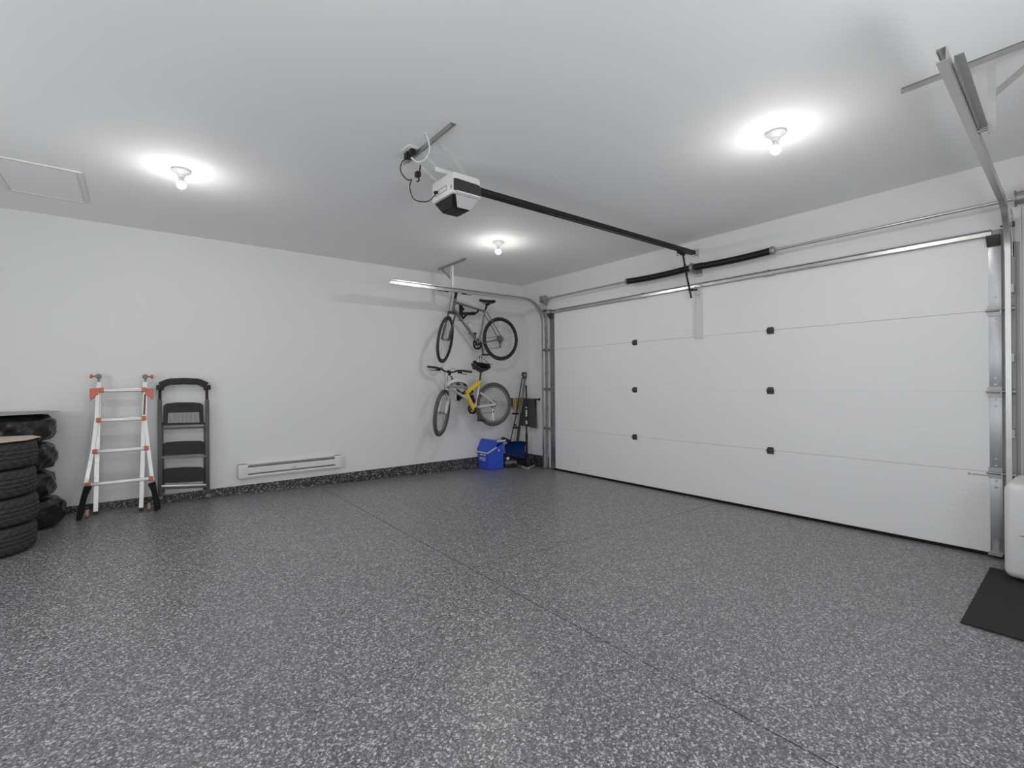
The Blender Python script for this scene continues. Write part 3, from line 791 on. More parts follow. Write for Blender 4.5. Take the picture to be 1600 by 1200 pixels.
# grab handle arch
P = [SP(x, y, .0) for x, y in ((249.8, 609), (250.5, 602), (264, 596.5), (287, 595.5), (310, 596.5), (323, 602), (323.8, 609))]
bm = B()
for a, b in zip(P, P[1:]): beam(bm, a-(b-a)*.04, b+(b-a)*.04, .066, .05, n2, .008)
obj('grab_handle', bm, m_black, t)
def step(poly, name, m, off, th):
    bm = B(); P = [SP(x, y, off) for x, y in poly]
    va = [bm.verts.new(p) for p in P]; vb = [bm.verts.new(p+n2*th) for p in P]
    bm.faces.new(va); bm.faces.new(vb)
    for i in range(len(P)): bm.faces.new((va[i], va[(i+1) % len(P)], vb[(i+1) % len(P)], vb[i]))
    bmesh.ops.bevel(bm, geom=list(bm.edges), offset=.003, segments=2, affect='EDGES')
    return obj(name, bm, m, t)
s1 = step([(255, 665), (255.5, 634), (260, 630.5), (275, 628.8), (300, 628.6), (313, 629.6), (317.5, 633), (318.5, 663)], 'top_step', m_black, .018, .035)
bm = B(); P = [SP(x, y, .022) for x, y in ((263, 645), (311, 644), (312, 660), (262, 661))]
va = [bm.verts.new(p) for p in P]; vb = [bm.verts.new(p+n2*.006) for p in P]; bm.faces.new(va); bm.faces.new(vb)
for i in range(4): bm.faces.new((va[i], va[(i+1) % 4], vb[(i+1) % 4], vb[i]))
ORG[s1.name] = ORG[t.name]; obj('clear_tray', bm, m_clearp, s1)
bm = B()
for q in range(7):
    x = 266+q*6.5; beam(bm, SP(x, 646, .0245), SP(x, 659, .0245), .006, .003, n2)
obj('tray_rib', bm, m_grey, s1)
bm = B(); beam(bm, SP(278, 633.5, .022), SP(296, 633.2, .022), .016, .01, upv, .003); obj('latch', bm, m_black, s1)
for ya, yb3, x_ in ((689.5, 711, 0), (730.5, 754, .5)):
    s_ = step([(256.5, yb3+1), (256, ya+4), (260, ya+1.5), (287, ya-.5), (314, ya-.8), (319, ya+1.5), (319.5, yb3-2)], 'step', m_black, .014, .03)
    ORG[s_.name] = ORG[t.name]
    bm = B()
    for q in range(5):
        yy = ya+4+q*(yb3-ya-6)/4; beam(bm, SP(260, yy+.6, .0155), SP(316, yy-.6, .0155), .003, .003, upv)
    for q in range(9):
        xx = 262+q*6.6; beam(bm, SP(xx, ya+2, .0155), SP(xx, yb3-1, .0155), .003, .003, n2)
    obj('tread_grid', bm, m_rubber, s_)
for yy, m_ in ((668.5, m_dgrey), (714.0, m_grey), (758.5, m_alu)):
    bm = B(); beam(bm, SP(252, yy+1.2, .006), SP(322, yy-1.2, .006), .024, .02, upv, .004); obj('cross_bar', bm, m_, t)
bm = B(); beam(bm, SP(252, 763.2, .0), SP(322, 760.2, .0), .02, .02, upv, .004); obj('cross_bar', bm, m_dgrey, t)

# ================================================================= BICYCLES
def rotm(axis, ang, c):
    c = V(c); return Matrix.Translation(c) @ Matrix.Rotation(ang, 4, V(axis)) @ Matrix.Translation(-c)
def wheel(par, c, n, Rw, tr, m_tire, m_rim, mx=None, spokes=28):
    "tire, rim, hub and spokes about centre c with axle direction n"
    mx = mx or Matrix.Identity(4)
    c = mx @ V(c); n = (mx.to_3x3() @ V(n)).normalized(); s, u = frame(n)
    bm = B(); Ra = Rw-tr
    pr = [(Ra+tr*math.cos(a), tr*math.sin(a)) for a in [2*math.pi*k/10 for k in range(10)]]
    lathe(bm, pr, c, n, 64, closed=True)
    o = obj('wheel', bm, m_tire, par); ORG[o.name] = ORG[par.name]
    o['label'] = 'black tire'
    bm = B(); lathe(bm, [(Ra-tr*.55, -.010), (Ra-tr*.55, .010), (Ra-tr*1.6, .009), (Ra-tr*2.0, 0), (Ra-tr*1.6, -.009)], c, n, 56, closed=True); obj('rim', bm, m_rim, o)
    bm = B(); lathe(bm, [(0, -.05), (.008, -.05), (.010, -.036), (.024, -.034), (.024, -.030), (.013, -.027), (.013, .027), (.024, .030), (.024, .034), (.010, .036), (.008, .05), (0, .05)], c, n, 16); obj('hub', bm, m_grey, o)
    bm = B()
    for k in range(spokes):
        a = 2*math.pi*k/spokes; sg = 1 if k % 2 else -1; a2 = a+(.45 if (k//2) % 2 else -.45)
        p = c+(s*math.cos(a2)+u*math.sin(a2))*.022+n*sg*.030; q = c+(s*math.cos(a)+u*math.sin(a))*(Ra-tr*1.7)
        tube(bm, [p, q], .0011, 4, caps=False)
    obj('spokes', bm, m_chrome, o)
    return o
def bike(spec, label):
    Y = spec['Y']; pt = lambda p, dy=0: V((p[0], Y+dy, p[1]))
    ra, fa, bb = spec['ra'], spec['fa'], spec['bb']
    t = thing('bicycle', (bb[0], Y, ra[1]-spec['R']), label, 'bicycle')
    wheel(t, pt(ra), (0, 1, 0), spec['R'], spec['tr'], spec.get('m_t', m_rubber), spec.get('m_rim', m_grey))
    # steering: rotate the fork group about the head tube
    ht, hb = pt(spec['ht']), pt(spec['hb'])
    ax = (ht-hb).normalized(); mx = rotm(ax, spec['steer'], hb)
    wheel(t, pt(fa), (0, 1, 0), spec['R'], spec['tr'], spec.get('m_t', m_rubber), spec.get('m_rim', m_grey), mx)
    def X(bm):
        for v in bm.verts: v.co = mx @ v.co
        return bm
    fc = hb+(hb-ht).normalized()*.045; bm = B()
    A = pt(fa)
    for s in (-1, 1):
        sh = V((0, s*.052, 0)); m1 = fc+sh+(A-fc)*.5
        tube(bm, [fc+sh*.98-(A-fc)*.03, m1], .0125*spec.get('fk', 1), 10); tube(bm, [m1-(A-fc)*.04, A+sh], .018*spec.get('fk', 1), 10)
    tube(bm, [fc+V((0, -.064, 0)), fc+V((0, .064, 0))], .02, 10); tube(bm, smooth([fc+V((0, -.054, 0))+(A-fc)*.42, fc+V((-.045, 0, 0))+(A-fc)*.30+V((0, 0, .05)), fc+V((0, .054, 0))+(A-fc)*.42]), .011, 8)
    tube(bm, [A+V((0, -.062, 0)), A+V((0, .062, 0))], .008, 8)
    obj('fork', X(bm), spec['m_fork'], t)
    st = ht+ax*.055; cl = st+V((-.055, 0, .022+spec.get('lift', 0))); hw = spec['bar_w']/2
    bm = B(); tube(bm, [ht+ax*.0, ht+ax*(.075+spec.get('lift', 0))], .02, 12); tube(bm, [st, cl], .016, 10); tube(bm, [cl+V((0, -.02, 0)), cl+V((0, .02, 0))], .022, 12); obj('stem', X(bm), m_black, t)
    rise = spec['rise']
    bm = B(); tube(bm, smooth([cl+V((.03, -hw, rise)), cl+V((.005, -hw*.45, rise)), cl+V((0, -.05, 0)), cl+V((0, .05, 0)), cl+V((.005, hw*.45, rise)), cl+V((.03, hw, rise))]), .0115, 10); hbar = obj('handlebar', X(bm), m_black, t); ORG[hbar.name] = ORG[t.name]
    for s in (-1, 1):
        bm = B(); e = cl+V((.03, s*hw, rise)); tube(bm, [e, e+V((-.010, -s*.13, 0))], .0165, 12); obj('grip', X(bm), m_rubber, hbar)
        bm = B(); e2 = e+V((-.018, -s*.17, -.004)); tube(bm, [e2+V((.01, s*.02, .01)), e2], .014, 8); tube(bm, smooth([e2, e2+V((-.05, s*.01, -.025)), e2+V((-.055, s*.09, -.035)), e2+V((-.05, s*.12, -.03))]), .005, 6)
        box(bm, e2+V((-.03, -.03, -.035)), e2+V((.02, .03, -.008)), .006); obj('brake_lever', X(bm), m_black, hbar)
        bm = B(); tube(bm, smooth([e2+V((-.03, -s*.02, -.02)), e2+V((-.11, -s*.08, .03)), cl+V((-.10, s*.02, -.05)), fc+V((-.05, s*.03, .06)), fc+V((-.02, s*.03, -.02))]), .0025, 6); obj('cable', X(bm), m_black, hbar)
    # saddle
    sd = pt(spec['sd']); bm = B()
    top = [(-.16, 0), (-.13, .018), (-.05, .026), (.0, .045), (.06, .075), (.11, .074), (.125, .04), (.128, 0)]
    poly = top+[(a, -b) for a, b in reversed(top[1:-1])]
    va = [bm.verts.new(sd+V((a, b, .018-abs(b)*.15+(.006 if a > .05 else 0)))) for a, b in poly]; vb = [bm.verts.new(sd+V((a*.96, b*.8, -.022))) for a, b in poly]
    bm.faces.new(va); bm.faces.new(vb)
    for i in range(len(poly)): bm.faces.new((va[i], va[(i+1) % len(poly)], vb[(i+1) % len(poly)], vb[i]))
    bmesh.ops.bevel(bm, geom=[e for e in bm.edges], offset=.006, segments=2, affect='EDGES'); 
    for s in (-1, 1): tube(bm, [sd+V((-.10, s*.012, -.02)), sd+V((-.05, s*.022, -.045)), sd+V((.05, s*.022, -.045)), sd+V((.09, s*.03, -.02))], .0035, 6)
    box(bm, sd+V((-.025, -.028, -.065)), sd+V((.025, .028, -.035)), .006)
    obj('saddle', bm, m_black, t)
    bm = B(); tube(bm, [sd+V((0, 0, -.045)), pt(spec['st'])], .0145, 12); obj('seatpost', bm, spec.get('m_post', m_black), t)
    # frame tubes
    for mm, tubes in spec['frame']:
        bm = B()
        for (a, b, r, dy) in tubes: tube(bm, [pt(a, dy), pt(b, dy)], r, 12)
        obj('frame', bm, mm, t)
    # drivetrain on the wall side
    dy = .045; bm = B()
    for r, d in ((.082, 0), (.066, .006)):
        lathe(bm, [(r-.012, -.002), (r, -.002), (r, .002), (r-.012, .002)], pt(bb, dy+d), (0, 1, 0), 40, closed=True)
    for k in range(5):
        a = k*2*math.pi/5; beam(bm, pt(bb, dy), pt(bb, dy)+V((math.cos(a)*.075, 0, math.sin(a)*.075)), .014, .005, (0, 1, 0))
    lathe(bm, [(.058, -.006), (.078, -.004), (.078, .000), (.058, .000)], pt(bb, dy-.006), (0, 1, 0), 40, closed=True)
    tube(bm, [pt(bb, -.055), pt(bb, .06)], .02, 14)
    obj('chainrings', bm, m_black, t)
    ca = spec['crank']
    for s, y_ in ((1, -.07), (-1, .075)):
        e = pt(bb, y_)+V((math.cos(ca)*.17*s, 0, math.sin(ca)*.17*s)); bm = B(); beam(bm, pt(bb, y_), e, .014, .026, (0, 1, 0), .004); tube(bm, [pt(bb, y_-.01), pt(bb, y_+.01)], .018, 12)
        obj('crank_arm', bm, m_dgrey, t)
        bm = B(); yy = -.06 if y_ < 0 else .06; q = e+V((0, yy, 0)); box(bm, q+V((-.045, -.045, -.012)), q+V((.045, .045, .012)), .006); tube(bm, [e, q], .007, 8); obj('pedal', bm, m_black, t)
    bm = B()
    for k in range(7): r = .058-.005*k; lathe(bm, [(r-.010, -.0012), (r, -.0012), (r, .0012), (r-.010, .0012)], pt(ra, .022+k*.004), (0, 1, 0), 28, closed=True)
    obj('cassette', bm, m_dgrey, t)
    bm = B(); rd = V((ra[0]+.02, Y+.05, ra[1]-.10)); u = V((0, 0, .078))
    A2 = pt(bb, .047); C2 = pt(ra, .045)
    tube(bm, [A2+V((-.0, 0, .078)), C2+V((0, 0, .042))], .0032, 5); tube(bm, [A2+V((0, 0, -.080)), rd+V((0, 0, -.03))], .0032, 5)
    tube(bm, [rd+V((.02, 0, -.02)), C2+V((.04, 0, -.01))], .0032, 5)
    obj('chain', bm, m_dgrey, t)
    bm = B(); beam(bm, rd+V((0, 0, -.03)), C2+V((.01, 0, -.03)), .012, .02, (0, 1, 0), .003); lathe(bm, [(0, -.004), (.02, -.004), (.02, .004), (0, .004)], rd+V((0, 0, -.02)), (0, 1, 0), 12); lathe(bm, [(0, -.004), (.018, -.004), (.018, .004), (0, .004)], rd+V((.01, 0, .04)), (0, 1, 0), 12)
    tube(bm, smooth([C2+V((.03, 0, -.03)), C2+V((.09, 0, -.02)), C2+V((.08, 0, .04)), C2+V((.0, -.03, .05))]), .003, 6)
    obj('rear_derailleur', bm, m_black, t)
    return t, mx, cl
def g(Y, px, py): p = aty(Y, px, py); return (p.x, p.z)
# upper bicycle: grey hybrid
Y1 = -.25
s1 = dict(Y=Y1, lift=.05, m_rim=m_black, R=.337, tr=.0195, ra=g(Y1, 782.3, 529.5), fa=g(Y1, 693, 530.5), bb=g(Y1, 748.5, 537.5), ht=g(Y1, 711, 468), hb=g(Y1, 707.5, 484), steer=R(44), bar_w=.60, rise=.0,
          sd=g(Y1, 761.5, 470.5), st=g(Y1, 757.5, 486), m_fork=m_dgrey, crank=R(-82))
s1['frame'] = [(m_greyp, [(g(Y1, 711.5, 472.5), g(Y1, 757.5, 486.5), .017, 0), (g(Y1, 709, 483), s1['bb'], .021, 0), (g(Y1, 758, 484), s1['bb'], .0155, 0), (g(Y1, 711.5, 466.5), g(Y1, 707.5, 486), .021, 0)]
               + [(g(Y1, 758, 488), s1['ra'], .008, s_*.045) for s_ in (-1, 1)] + [(s1['bb'], s1['ra'], .009, s_*.045) for s_ in (-1, 1)])]
b1, mx1, cl1 = bike(s1, 'grey bicycle hanging highest on the wall beneath the door track')
# bottle cage and lettering on the upper bicycle
bm = B(); dt0 = V((g(Y1, 709, 483)[0], Y1, g(Y1, 709, 483)[1])); bbv = V((s1['bb'][0], Y1, s1['bb'][1])); dd = (bbv-dt0).normalized(); nn = V((-dd.z, 0, dd.x))
if nn.z < 0: nn = -nn
c0 = dt0+dd*.30+nn*.03
for s_ in (-1, 1):
    tube(bm, smooth([c0+V((0, s_*.01, 0)), c0+nn*.03+V((0, s_*.035, 0)), c0+nn*.075+dd*.02+V((0, s_*.02, 0)), c0+nn*.07+dd*.10+V((0, s_*.02, 0)), c0+nn*.02+dd*.14+V((0, s_*.012, 0))]), .0028, 6)
tube(bm, smooth([c0+V((0, -.01, 0)), c0+dd*.15+V((0, -.01, 0)), c0+dd*.15+V((0, .01, 0)), c0+V((0, .01, 0))]), .0028, 6)
obj('bottle_cage', bm, m_chrome, b1)
bm = B()
for q in range(5): beam(bm, dt0+dd*(.16+q*.035)+V((0, -.0205, .006)), dt0+dd*(.175+q*.035)+V((0, -.0205, -.008)), .006, .002, (0, 1, 0))
obj('frame_lettering', bm, m_silver, b1)

# lower bicycle: silver and yellow full suspension
Y2 = -.25
yk = g(Y2, 727.5, 615); bb2 = g(Y2, 741, 638.5); sc2 = g(Y2, 749.5, 596.5); ra2 = g(Y2, 771.3, 631.7)
s2 = dict(Y=Y2, R=.335, tr=.027, ra=ra2, fa=g(Y2, 685, 644.5), bb=bb2, ht=g(Y2, 701.8, 589), hb=g(Y2, 699.5, 604), steer=R(44), bar_w=.66, rise=.035,
          sd=g(Y2, 751.5, 575), st=g(Y2, 749.5, 597), m_fork=m_silver, fk=1.3, m_t=m_tyre, m_post=m_dgrey, crank=R(-80))
s2['frame'] = [(m_silver, [(g(Y2, 701, 606), g(Y2, 729, 622), .022, 0), (g(Y2, 702, 587), g(Y2, 699.3, 606), .023, 0), (g(Y2, 703, 598), g(Y2, 722, 611), .017, 0), (g(Y2, 749, 600), g(Y2, 743, 636), .019, 0),
                           (g(Y2, 744, 636), ra2, .022, -.05), (g(Y2, 744, 636), ra2, .022, .05), (g(Y2, 748, 614), ra2, .018, -.05), (g(Y2, 748, 614), ra2, .018, .05), (g(Y2, 748, 614), g(Y2, 744, 637), .018, 0)]),
               (m_yell, [(sc2, yk, .038, 0), (yk, bb2, .036, 0), (g(Y2, 749.6, 595), g(Y2, 747, 606), .026, 0)])]
b2, mx2, cl2 = bike(s2, 'yellow and silver mountain bicycle hanging lower on the wall')
bm = B(); a = V((*g(Y2, 733, 619),)); p0 = g(Y2, 735, 617); p1 = g(Y2, 739.5, 629)
tube(bm, [V((p0[0], Y2-.02, p0[1])), V((p1[0], Y2-.02, p1[1]))], .022, 12)
for q in range(6):
    f = .15+q*.14; c = V((p0[0]+(p1[0]-p0[0])*f, Y2-.02, p0[1]+(p1[1]-p0[1])*f)); d = V((p1[0]-p0[0], 0, p1[1]-p0[1])); lathe(bm, [(.02, -.006), (.032, -.003), (.032, .003), (.02, .006)], c, d, 12)
obj('rear_shock', bm, m_black, b2)
bm = B(); yv = V((yk[0], Y2, yk[1])); bv = V((bb2[0], Y2, bb2[1])); d = (bv-yv).normalized(); n_ = V((-d.z, 0, d.x))
for q in range(4): lathe(bm, [(.008, -.001), (.013, -.001), (.013, .001), (.008, .001)], yv+d*(.03+q*.032)+V((0, -.0365, 0)), (0, 1, 0), 12, closed=True)
obj('frame_lettering', bm, m_sticker, b2)

# wall mounted folding hangers that carry the bicycles
def hanger(px, py, w, label, Y):
    p = aty(Y, px, py); x, z = p.x, p.z
    t = thing('bike_hanger', (x, 0, z-.12), label, 'bike rack', 'wall hangers behind the bicycles')
    bm = B(); box(bm, (x-.03, -.012, z-.14), (x+.03, 0, z+.12), .004); obj('wall_plate', bm, m_black, t)
    bm = B()
    for s in (-1, 1):
        beam(bm, (x+s*.02, -.01, z-.02), (x+s*w, Y+.07, z-.02), .022, .028, (0, 0, 1), .004)
        tube(bm, smooth([(x+s*w, Y+.07, z-.02), (x+s*w, Y+.03, z-.03), (x+s*w, Y-.03, z-.005), (x+s*w, Y-.035, z+.02)]), .012, 8)
    obj('arm', bm, m_black, t)
    bm = B(); beam(bm, (x-w, Y+.06, z-.055), (x+w, Y+.06, z-.04), .03, .04, (0, 0, 1), .008); obj('cross_member', bm, m_black, t)
    bm = B(); beam(bm, (x, -.012, z-.12), (x, Y+.07, z-.05), .02, .03, (0, 0, 1), .004); obj('brace', bm, m_black, t)
hanger(734, 484.5, .13, 'black folding wall rack holding up the grey bicycle', Y1)
hanger(730, 612, .07, 'black folding wall rack behind the yellow bicycle frame', Y2)

# helmets hanging on the bicycles
def helmet(c, m1, m2, label, rz, tilt, sc=1.0, strap_to=None):
    c = V(c); t = thing('bicycle_helmet', c, label, 'helmet')
    mx = Matrix.Translation(c) @ Matrix.Rotation(rz, 4, 'Z') @ Matrix.Rotation(tilt, 4, 'Y')
    def tr(bm):
        for v in bm.verts: v.co = mx @ v.co
        return bm
    bm = B(); U, W = 28, 10; rings = []
    for i in range(W+1):
        a = math.pi/2*i/W; rr = math.cos(a); z = math.sin(a)
        rings.append([bm.verts.new(V((.145*sc*rr*math.cos(2*math.pi*k/U)*(1.05 if math.cos(2*math.pi*k/U) > 0 else 1), .092*sc*rr*math.sin(2*math.pi*k/U), .105*sc*z-(.018*sc if abs(math.cos(2*math.pi*k/U)) > .8 and i < 2 else 0)))) for k in range(U)] if i < W else [bm.verts.new((0, 0, .105*sc))])
    fs = []
    for i in range(W):
        a, b = rings[i], rings[i+1]
        for k in range(U):
            k2 = (k+1) % U
            if len(b) == 1: bm.faces.new((a[k], a[k2], b[0])); continue
            if 2 <= i <= W-3 and k % 4 in (1, 2) and i != 4: continue       # vents
            bm.faces.new((a[k], a[k2], b[k2], b[k]))
    g_ = bmesh.ops.solidify(bm, geom=list(bm.faces), thickness=.014)
    obj('shell', tr(bm), m1, t)
    bm = B(); 
    for v in blob(bm, (0, 0, 0), .1*sc, 1.36, .86, .97, seg=20):
        pass
    bmesh.ops.delete(bm, geom=[v for v in bm.verts if v.co.z < -.005], context='VERTS')
    bmesh.ops.solidify(bm, geom=list(bm.faces), thickness=.004)
    obj('liner', tr(bm), m_black, t)
    bm = B()
    for j in (-2, -1, 0, 1, 2):
        pts = []
        for i in range(9):
            a = math.pi*(i+.6)/9.2; pts.append(V((.155*sc*math.cos(a), .034*j*sc*(math.sin(a)*.8+.3), .115*sc*math.sin(a)*(1-.05*j*j))))
        tube(bm, pts, .009*sc, 8)
    obj('ridge', tr(bm), m2, t)
    bm = B(); prism(bm, [(0, -.075*sc), (.05*sc, -.05*sc), (.065*sc, 0), (.05*sc, .05*sc), (0, .075*sc)], (.135*sc, 0, -.01), (1, 0, -.15), (0, 1, 0), (0, 0, .004)); obj('visor', tr(bm), m_black, t)
    if strap_to is not None:
        bm = B(); s_ = V(strap_to)
        for a, b in ((.08, .08), (-.08, .08), (.08, -.08), (-.08, -.08)): tube(bm, [mx @ V((a*sc, b*sc, 0)), s_+V((a*.1, b*.1, 0))], .004, 6)
        obj('strap', bm, m_black, t)
    return t
hp = aty(-.36, 751, 570); ped = aty(-.36, 750.5, 556)
# the dark one dangles upside down from the pedal of the grey bicycle
helmet((hp.x, -.38, hp.z+.02), m_black, m_dgrey, 'dark bicycle helmet dangling from the upper bicycle pedal', R(180), R(172), .98, ped)
hp = aty(-.46, 715, 601)
helmet((hp.x, -.46, hp.z-.045), mat('grey_white_helmet', G(.48), .3), m_sticker, 'white and grey bicycle helmet hung on the lower bicycle handlebar', R(170), R(-6), 1.0, aty(-.40, 705, 588))

# ================================================================= BLUE TUB IN THE CORNER
cx, cyy = -.90, -.30; tw, td = .30, .280; z0 = fz(cx)+.001
t = thing('storage_tub', (cx+tw/2, cyy+td/2, z0), 'royal blue plastic tub with slanted lid and white handle on floor', 'tub')
bm = B(); prism(bm, [(.012, 0), (tw-.008, 0), (tw, .39), (0, .255)], (cx, cyy, z0), (1, 0, 0), (0, 0, 1), (0, td, 0)); bmesh.ops.bevel(bm, geom=list(bm.edges), offset=.008, segments=2, affect='EDGES'); obj('body', bm, m_blue, t)
bm = B(); prism(bm, [(-.008, .262), (.16, .345), (.16, .395), (tw+.006, .395), (tw+.006, .41), (.165, .418), (.15, .45), (.07, .45), (-.006, .31)], (cx, cyy-.006, z0), (1, 0, 0), (0, 0, 1), (0, td+.012, 0)); bmesh.ops.bevel(bm, geom=list(bm.edges), offset=.006, segments=2, affect='EDGES'); obj('lid', bm, m_blue, t)
bm = B()
beam(bm, (cx-.012, cyy-.008, z0+.262), (cx+.155, cyy-.012, z0+.338), .008, .016); beam(bm, (cx-.010, cyy-.008, z0+.262), (cx-.010, cyy+td+.008, z0+.262), .008, .016); beam(bm, (cx-.012, cyy+td+.01, z0+.262), (cx+.155, cyy+td+.01, z0+.338), .008, .016)
obj('handle', bm, m_white, t, label='white bail handle')
bm = B(); beam(bm, (cx+.165, cyy-.010, z0+.425), (cx+.33, cyy-.010, z0+.432), .012, .018); obj('grip_bar', bm, m_white, t, label='white grip bar')
bm = B(); text_mesh(bm, 'MXD', .075, (cx-.004+.002, cyy+td*.5, z0+.155), (0, -1, 0), (0, 0, 1)); text_mesh(bm, '1', .03, (cx-.002+.006, cyy+td*.42, z0+.07), (0, -1, 0), (0, 0, 1)); text_mesh(bm, 'B', .05, (cx+.205, cyy-.0015, z0+.285), (1, 0, 0), (0, 0, 1))
for q in (.30, .52, .70): prism(bm, [(-.02, -.012), (.02, -.012), (.026, .012), (-.016, .014)], (cx-.001, cyy+td*q, z0+.225), (0, -1, 0), (0, 0, 1), (-.002, 0, 0))
obj('lettering', bm, m_sticker, t)

# ================================================================= SNOW TOOLS
yf = -.16
t = thing('snow_shovel', (-.40, yf, fz(-.4)), 'blue snow shovel with grey shafts and D grip leaning in the corner', 'shovel'); SHOVEL = t
def W(px, py, y=yf): return aty(y, px, py)
bm = B()                                           # scoop: curved sheet, ribbed
pa = [(788, 692.5), (803, 687.8), (816, 686.5), (822, 690.5), (822.5, 716.5)]; pb = [(789, 705), (796, 711), (812, 715), (821, 716.5)]
c00, c10, c11, c01 = W(788.5, 690.5, -.19), W(821.0, 688, -.15), W(822, 716.5, -.17), W(790.5, 711, -.20)
n = 12; rows = []
for i in range(n+1):
    row = []
    for j in range(n+1):
        u, v = i/n, j/n; p = (c00*(1-u)+c10*u)*(1-v)+(c01*(1-u)+c11*u)*v
        p += V((0, .06*math.sin(math.pi*min(1, v*.95)), 0))+V((0, -.035*abs(2*u-1)**3, 0))
        if v < .15: p.z -= (abs(2*u-1)**4)*.035
        row.append(bm.verts.new(p))
    rows.append(row)
for i in range(n):
    for j in range(n): bm.faces.new((rows[i][j], rows[i+1][j], rows[i+1][j+1], rows[i][j+1]))
bmesh.ops.solidify(bm, geom=list(bm.faces), thickness=.006)
obj('scoop', bm, m_blued, t)
bm = B(); gr = [(816, 581.5), (824.5, 581.5), (825, 585), (821.5, 592), (818.5, 592.5), (815.3, 586)]
hole = [(818.3, 584.5), (822, 584.5), (822.2, 586), (820.3, 589.2), (819, 589), (818, 586.5)]
yg = -.115
P = [W(x, y, yg) for x, y in gr]; Q = [W(x, y, yg) for x, y in hole]
va = [[bm.verts.new(p+V((0, d_, 0))) for p in P] for d_ in (-.014, .014)]; vq = [[bm.verts.new(p+V((0, d_, 0))) for p in Q] for d_ in (-.014, .014)]
for i in range(6):
    j = (i+1) % 6
    for s_ in (0, 1): bm.faces.new((va[s_][i], va[s_][j], vq[s_][j], vq[s_][i]))
    bm.faces.new((va[0][i], va[0][j], va[1][j], va[1][i])); bm.faces.new((vq[0][i], vq[0][j], vq[1][j], vq[1][i]))
bmesh.ops.bevel(bm, geom=list(bm.edges), offset=.003, segments=1, affect='EDGES')
obj('d_grip', bm, m_dgrey, t)
bm = B(); s0, s1_ = W(820, 592, yg), W(808.5, 690, -.17); beam(bm, s0, s0+(s1_-s0)*.2, .035, .022, (0, 1, 0), .005); tube(bm, [s0+(s1_-s0)*.12, s0+(s1_-s0)*.55], .014, 10); obj('shaft', bm, m_grey, t)
bm = B(); k0 = s0+(s1_-s0)*.53; beam(bm, k0, s0+(s1_-s0)*.78, .026, .022, (0, 1, 0), .005); beam(bm, s0+(s1_-s0)*.76, s1_, .050, .02, (0, 1, 0), .006); obj('scoop_socket', bm, m_dgrey, t)
bm = B(); tube(bm, [W(816, 590, -.115), W(807, 645, -.14), W(797.5, 690, -.19)], .0085, 8); obj('assist_shaft', bm, m_black, t)
bm = B()
for x0_, x1_, yy in ((801, 810, 646.3), (801.5, 812.5, 668.3)):
    beam(bm, W(x0_, yy, -.15), W(x1_, yy, -.15), .03, .03, (0, 0, 1), .006)
box(bm, W(805, 666, -.15)-V((.012, .012, .0)), W(805, 666, -.15)+V((.014, .012, .03)), .004)
obj('clamp', bm, m_black, t)
# black push broom pole with a white label and a head on the floor
t = thing('push_broom', (-.20, -.12, fz(-.2)), 'black pole broom with white labels standing right of the blue shovel', 'broom')
pb0, pb1 = atx(-.105, 822.2, 602), aty(-.29, 823, 706)
bm = B(); tube(bm, [pb0, pb1], .0125, 12); tube(bm, [pb0+(pb1-pb0)*.72, pb1], .019, 12); obj('pole', bm, m_black, t)
for a_, b_ in ((.325, .345), (.37, .47), (.53, .585)):
    bm = B(); tube(bm, [pb0+(pb1-pb0)*a_, pb0+(pb1-pb0)*b_], .0133, 12); obj('label_band', bm, m_sticker, t)
bm = B(); hb_ = V((pb1.x, pb1.y, fz(-.12))); box(bm, hb_+V((-.075, -.025, .035)), hb_+V((.075, .025, .058)), .008); tube(bm, [pb1+V((0, 0, .02)), hb_+V((0, 0, .05))], .018, 10); obj('head', bm, m_black, t)
bm = B()
for i in range(18):
    for j in range(4):
        q = hb_+V((-.07+i*.0082, -.02+j*.013, 0)); tube(bm, [q+V((0, 0, .036)), q+V((random.uniform(-.008, .008), random.uniform(-.01, .01), .003))], .0026, 4, caps=False)
o = obj('bristles', bm, m_rubber, t); o['kind'] = 'stuff'
a_, b_ = W(785.8, 685.2, -.235), W(797, 690.0, -.215)
bm = B(); tube(bm, smooth([a_, (a_+b_)/2, b_]), .027, 14); blob(bm, a_, .027); obj('side_handle', bm, m_navy, SHOVEL)
